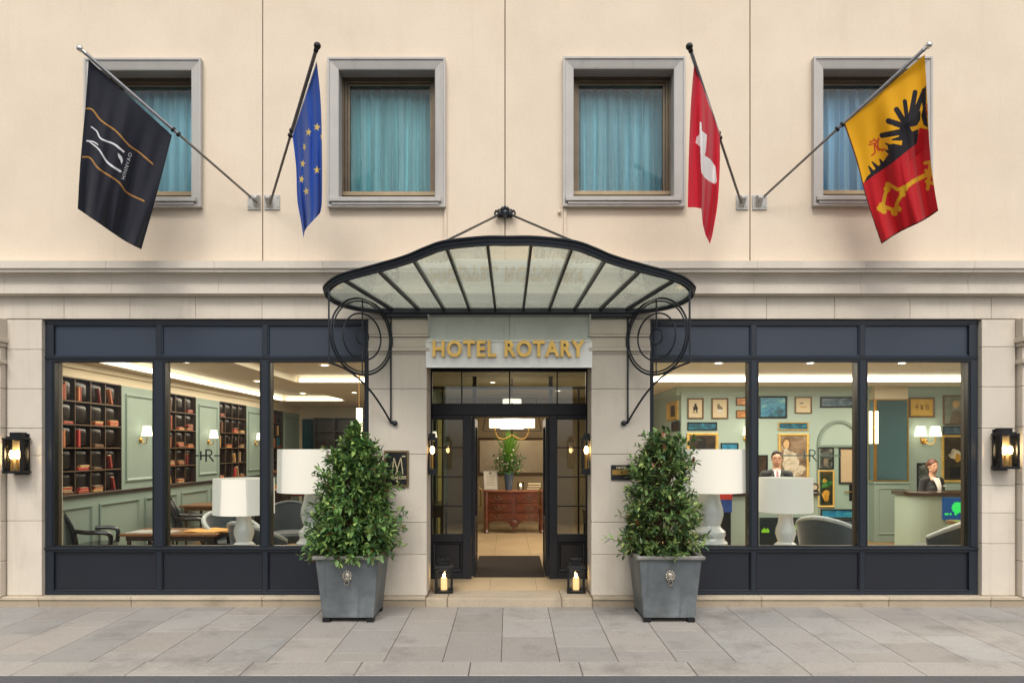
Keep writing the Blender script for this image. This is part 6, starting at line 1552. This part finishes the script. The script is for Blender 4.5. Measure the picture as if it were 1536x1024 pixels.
def shrub(x, y, z0, label, prof_, lean, seed, ntw, leaf, gap, tint=(1, 1, 1)):
    rs = random.Random(seed); t = thing('shrub', (x, y, z0), label, 'shrub', None)
    zt_ = prof_[-1][0]
    def rad(h): return float(np.interp(h, [p[0] for p in prof_], [p[1] for p in prof_]))
    def cen(h): return x + lean*h
    tw = MB(); V = []; Fc = []; Cl = []
    for k in range(3):
        a = 2*PI*k/3; tw.tube(smooth_path([(x+.05*math.cos(a), y+.05*math.sin(a), z0), (cen(.4)+.06*math.cos(a), y+.06*math.sin(a), z0+.4), (cen(.9)+.04*math.cos(a+1), y+.04*math.sin(a+1), z0+.9), (cen(zt_*.93), y+.02*math.sin(a), z0+zt_*.93)], 4), [.018*(1-i/14) + .004 for i in range(13)], 6)
    for k in range(ntw):
        hh = zt_*(1-rs.random()**.85*1.0); hh = max(.02, hh)
        a = rs.uniform(0, 2*PI); R_ = rad(hh)*(1 + .08*math.sin(3*a+4.5*hh+seed) + .09*math.sin(5*a-7*hh+2*seed) + .05*math.sin(11*hh+a+seed))
        f = rs.uniform(.45, 1.0)**.5 * rs.choice((1, 1, 1.06, 1.2, .86))
        if hh > zt_*.75 and rs.random() < .35: f *= 1.35
        if rs.random() < gap and f > .8: f *= .75
        tip = Vector((cen(hh) + R_*f*math.cos(a), y + R_*f*math.sin(a)*.92, z0 + hh + (rs.uniform(0, .12) if hh > zt_*.6 else 0)))
        h0 = max(.0, hh - rs.uniform(.12, .38)); st_ = Vector((cen(h0) + R_*.15*math.cos(a), y + R_*.15*math.sin(a), z0 + h0))
        md = st_.lerp(tip, .55) + Vector((0, 0, .04))
        path = smooth_path([st_, md, tip], 5)
        if k % 2 == 0: tw.tube(path, [.0055*(1-i/len(path))+.0015 for i in range(len(path))], 5)
        shade = rs.gauss(1.08, .22); nl = rs.randint(9, 15)
        L_ = len(path)-1
        for j in range(nl):
            u = .38 + .62*(j+rs.random()*.6)/nl; u = min(u, .999); i0 = int(u*L_); p = path[i0].lerp(path[i0+1], u*L_-i0); d = (path[i0+1]-path[i0]).normalized()
            az2 = j*2.4 + rs.uniform(-.4, .4); o = d.orthogonal().normalized(); o = Matrix.Rotation(az2, 3, d) @ o
            dirv = (d*rs.uniform(.35, 1.0) + o*rs.uniform(.6, 1.0) + Vector((0, 0, rs.uniform(-.15, .35)))).normalized()
            l = leaf*rs.uniform(.62, 1.2)*(.75 if u > .93 else 1); w = l*rs.uniform(.17, .25)
            sdv = dirv.cross(Vector((rs.uniform(-.4, .4), rs.uniform(-.4, .4), 1))).normalized(); nrm = sdv.cross(dirv)
            if nrm.z < 0: nrm = -nrm
            dr = rs.uniform(.02, .22)*l; fo = rs.uniform(.15, .4)*w
            b0 = len(V)
            V += [p, p + dirv*l*.33 + sdv*w + nrm*fo, p + dirv*l*.33 - nrm*.1*fo, p + dirv*l*.33 - sdv*w + nrm*fo, p + dirv*l*.7 + sdv*w*.8 + nrm*(fo-dr*.4), p + dirv*l*.7 - nrm*dr*.5, p + dirv*l*.7 - sdv*w*.8 + nrm*(fo-dr*.4), p + dirv*l - nrm*dr]
            Fc += [(b0, b0+1, b0+2), (b0, b0+2, b0+3), (b0+1, b0+4, b0+5, b0+2), (b0+2, b0+5, b0+6, b0+3), (b0+4, b0+7, b0+5), (b0+5, b0+7, b0+6)]
            g = shade*rs.gauss(1, .14); yv_ = rs.random()
            c = srgb(132, 156, 88) if yv_ < .24 else (srgb(94, 126, 70) if yv_ < .68 else srgb(62, 94, 58))
            if rs.random() < .018: c = srgb(110, 64, 40)
            Cl += [tuple(q_*g*k_ for q_, k_ in zip(c, tint))]*8
    tw.build('branches', m_bark, t)
    lb_ = MB(); lb_.v = V; lb_.f = Fc; lb_.sm = [True]*len(Fc); lb_.mi = [0]*len(Fc); lb_.col = Cl
    lb_.build('crown', m_lf, t, fix=False, angle=75)
    return t
zs_ = gz(PLY) + .645
shrub(-1.785, PLY, zs_, 'dense bushy green shrub in the planter below the M plaque', [(0, .44), (.15, .54), (.4, .56), (.62, .51), (.85, .42), (1.08, .30), (1.24, .19), (1.36, .10), (1.44, .03)], .035, 4, 820, .088, .3, (1.18, 1.16, 1.1))
shrub(1.73, PLY, zs_, 'sparser green shrub with loose upper twigs in the planter below the brass plaque', [(0, .40), (.12, .49), (.35, .52), (.6, .48), (.85, .41), (1.05, .35), (1.2, .26), (1.32, .17), (1.39, .06)], -.0, 9, 560, .085, .5, (1.2, 1.06, 1.12))
# ================================================================ LIGHT, SKY, CAMERA
SUN_EL, SUN_AZ = 52, -18        # high soft sun behind the viewer
w = bpy.data.worlds.new('World'); SC.world = w; w.use_nodes = True; nt = w.node_tree; nt.nodes.clear()
out = nt.nodes.new('ShaderNodeOutputWorld'); bg = nt.nodes.new('ShaderNodeBackground'); sky = nt.nodes.new('ShaderNodeTexSky')
sky.sky_type = 'NISHITA'; sky.sun_disc = False; sky.sun_elevation = math.radians(SUN_EL); sky.sun_rotation = math.radians(180 + SUN_AZ)
sky.dust_density = 4; sky.ozone_density = 1.0; sky.air_density = 1.0
hs = nt.nodes.new('ShaderNodeHueSaturation'); hs.inputs['Saturation'].default_value = .28
nt.links.new(sky.outputs[0], hs.inputs['Color']); nt.links.new(hs.outputs[0], bg.inputs[0]); bg.inputs[1].default_value = .13; nt.links.new(bg.outputs[0], out.inputs[0])
sl = bpy.data.lights.new('sun', 'SUN'); sl.energy = 1.1; sl.angle = math.radians(16); sl.color = (1, .95, .88)
so_ = bpy.data.objects.new('sun', sl); C.objects.link(so_)
a = math.radians(SUN_AZ); el = math.radians(SUN_EL)
dirv = Vector((math.sin(a)*math.cos(el), -math.cos(a)*math.cos(el), math.sin(el)))      # towards the sun
so_.rotation_euler = dirv.to_track_quat('Z', 'Y').to_euler(); so_.location = dirv*30
cam = bpy.data.cameras.new('camera'); cam.sensor_width = 36; cam.lens = 36*F/1536; cam.shift_x = (768-CX)/1536; cam.shift_y = (CY-512)/1536
cam.clip_end = 500; cam.clip_start = .05
co_ = bpy.data.objects.new('camera', cam); C.objects.link(co_); co_.location = (0, -D, EH); co_.rotation_euler = (PI/2, 0, 0); SC.camera = co_
SC.view_settings.view_transform = 'Standard'; SC.view_settings.look = 'None'; SC.view_settings.exposure = .5; SC.view_settings.gamma = 1
SC.render.engine = 'CYCLES'; SC.cycles.use_denoising = True; SC.cycles.max_bounces = 10; SC.cycles.transparent_max_bounces = 24; SC.cycles.diffuse_bounces = 5
SC.cycles.sample_clamp_indirect = 8; SC.cycles.caustics_reflective = False; SC.cycles.caustics_refractive = False
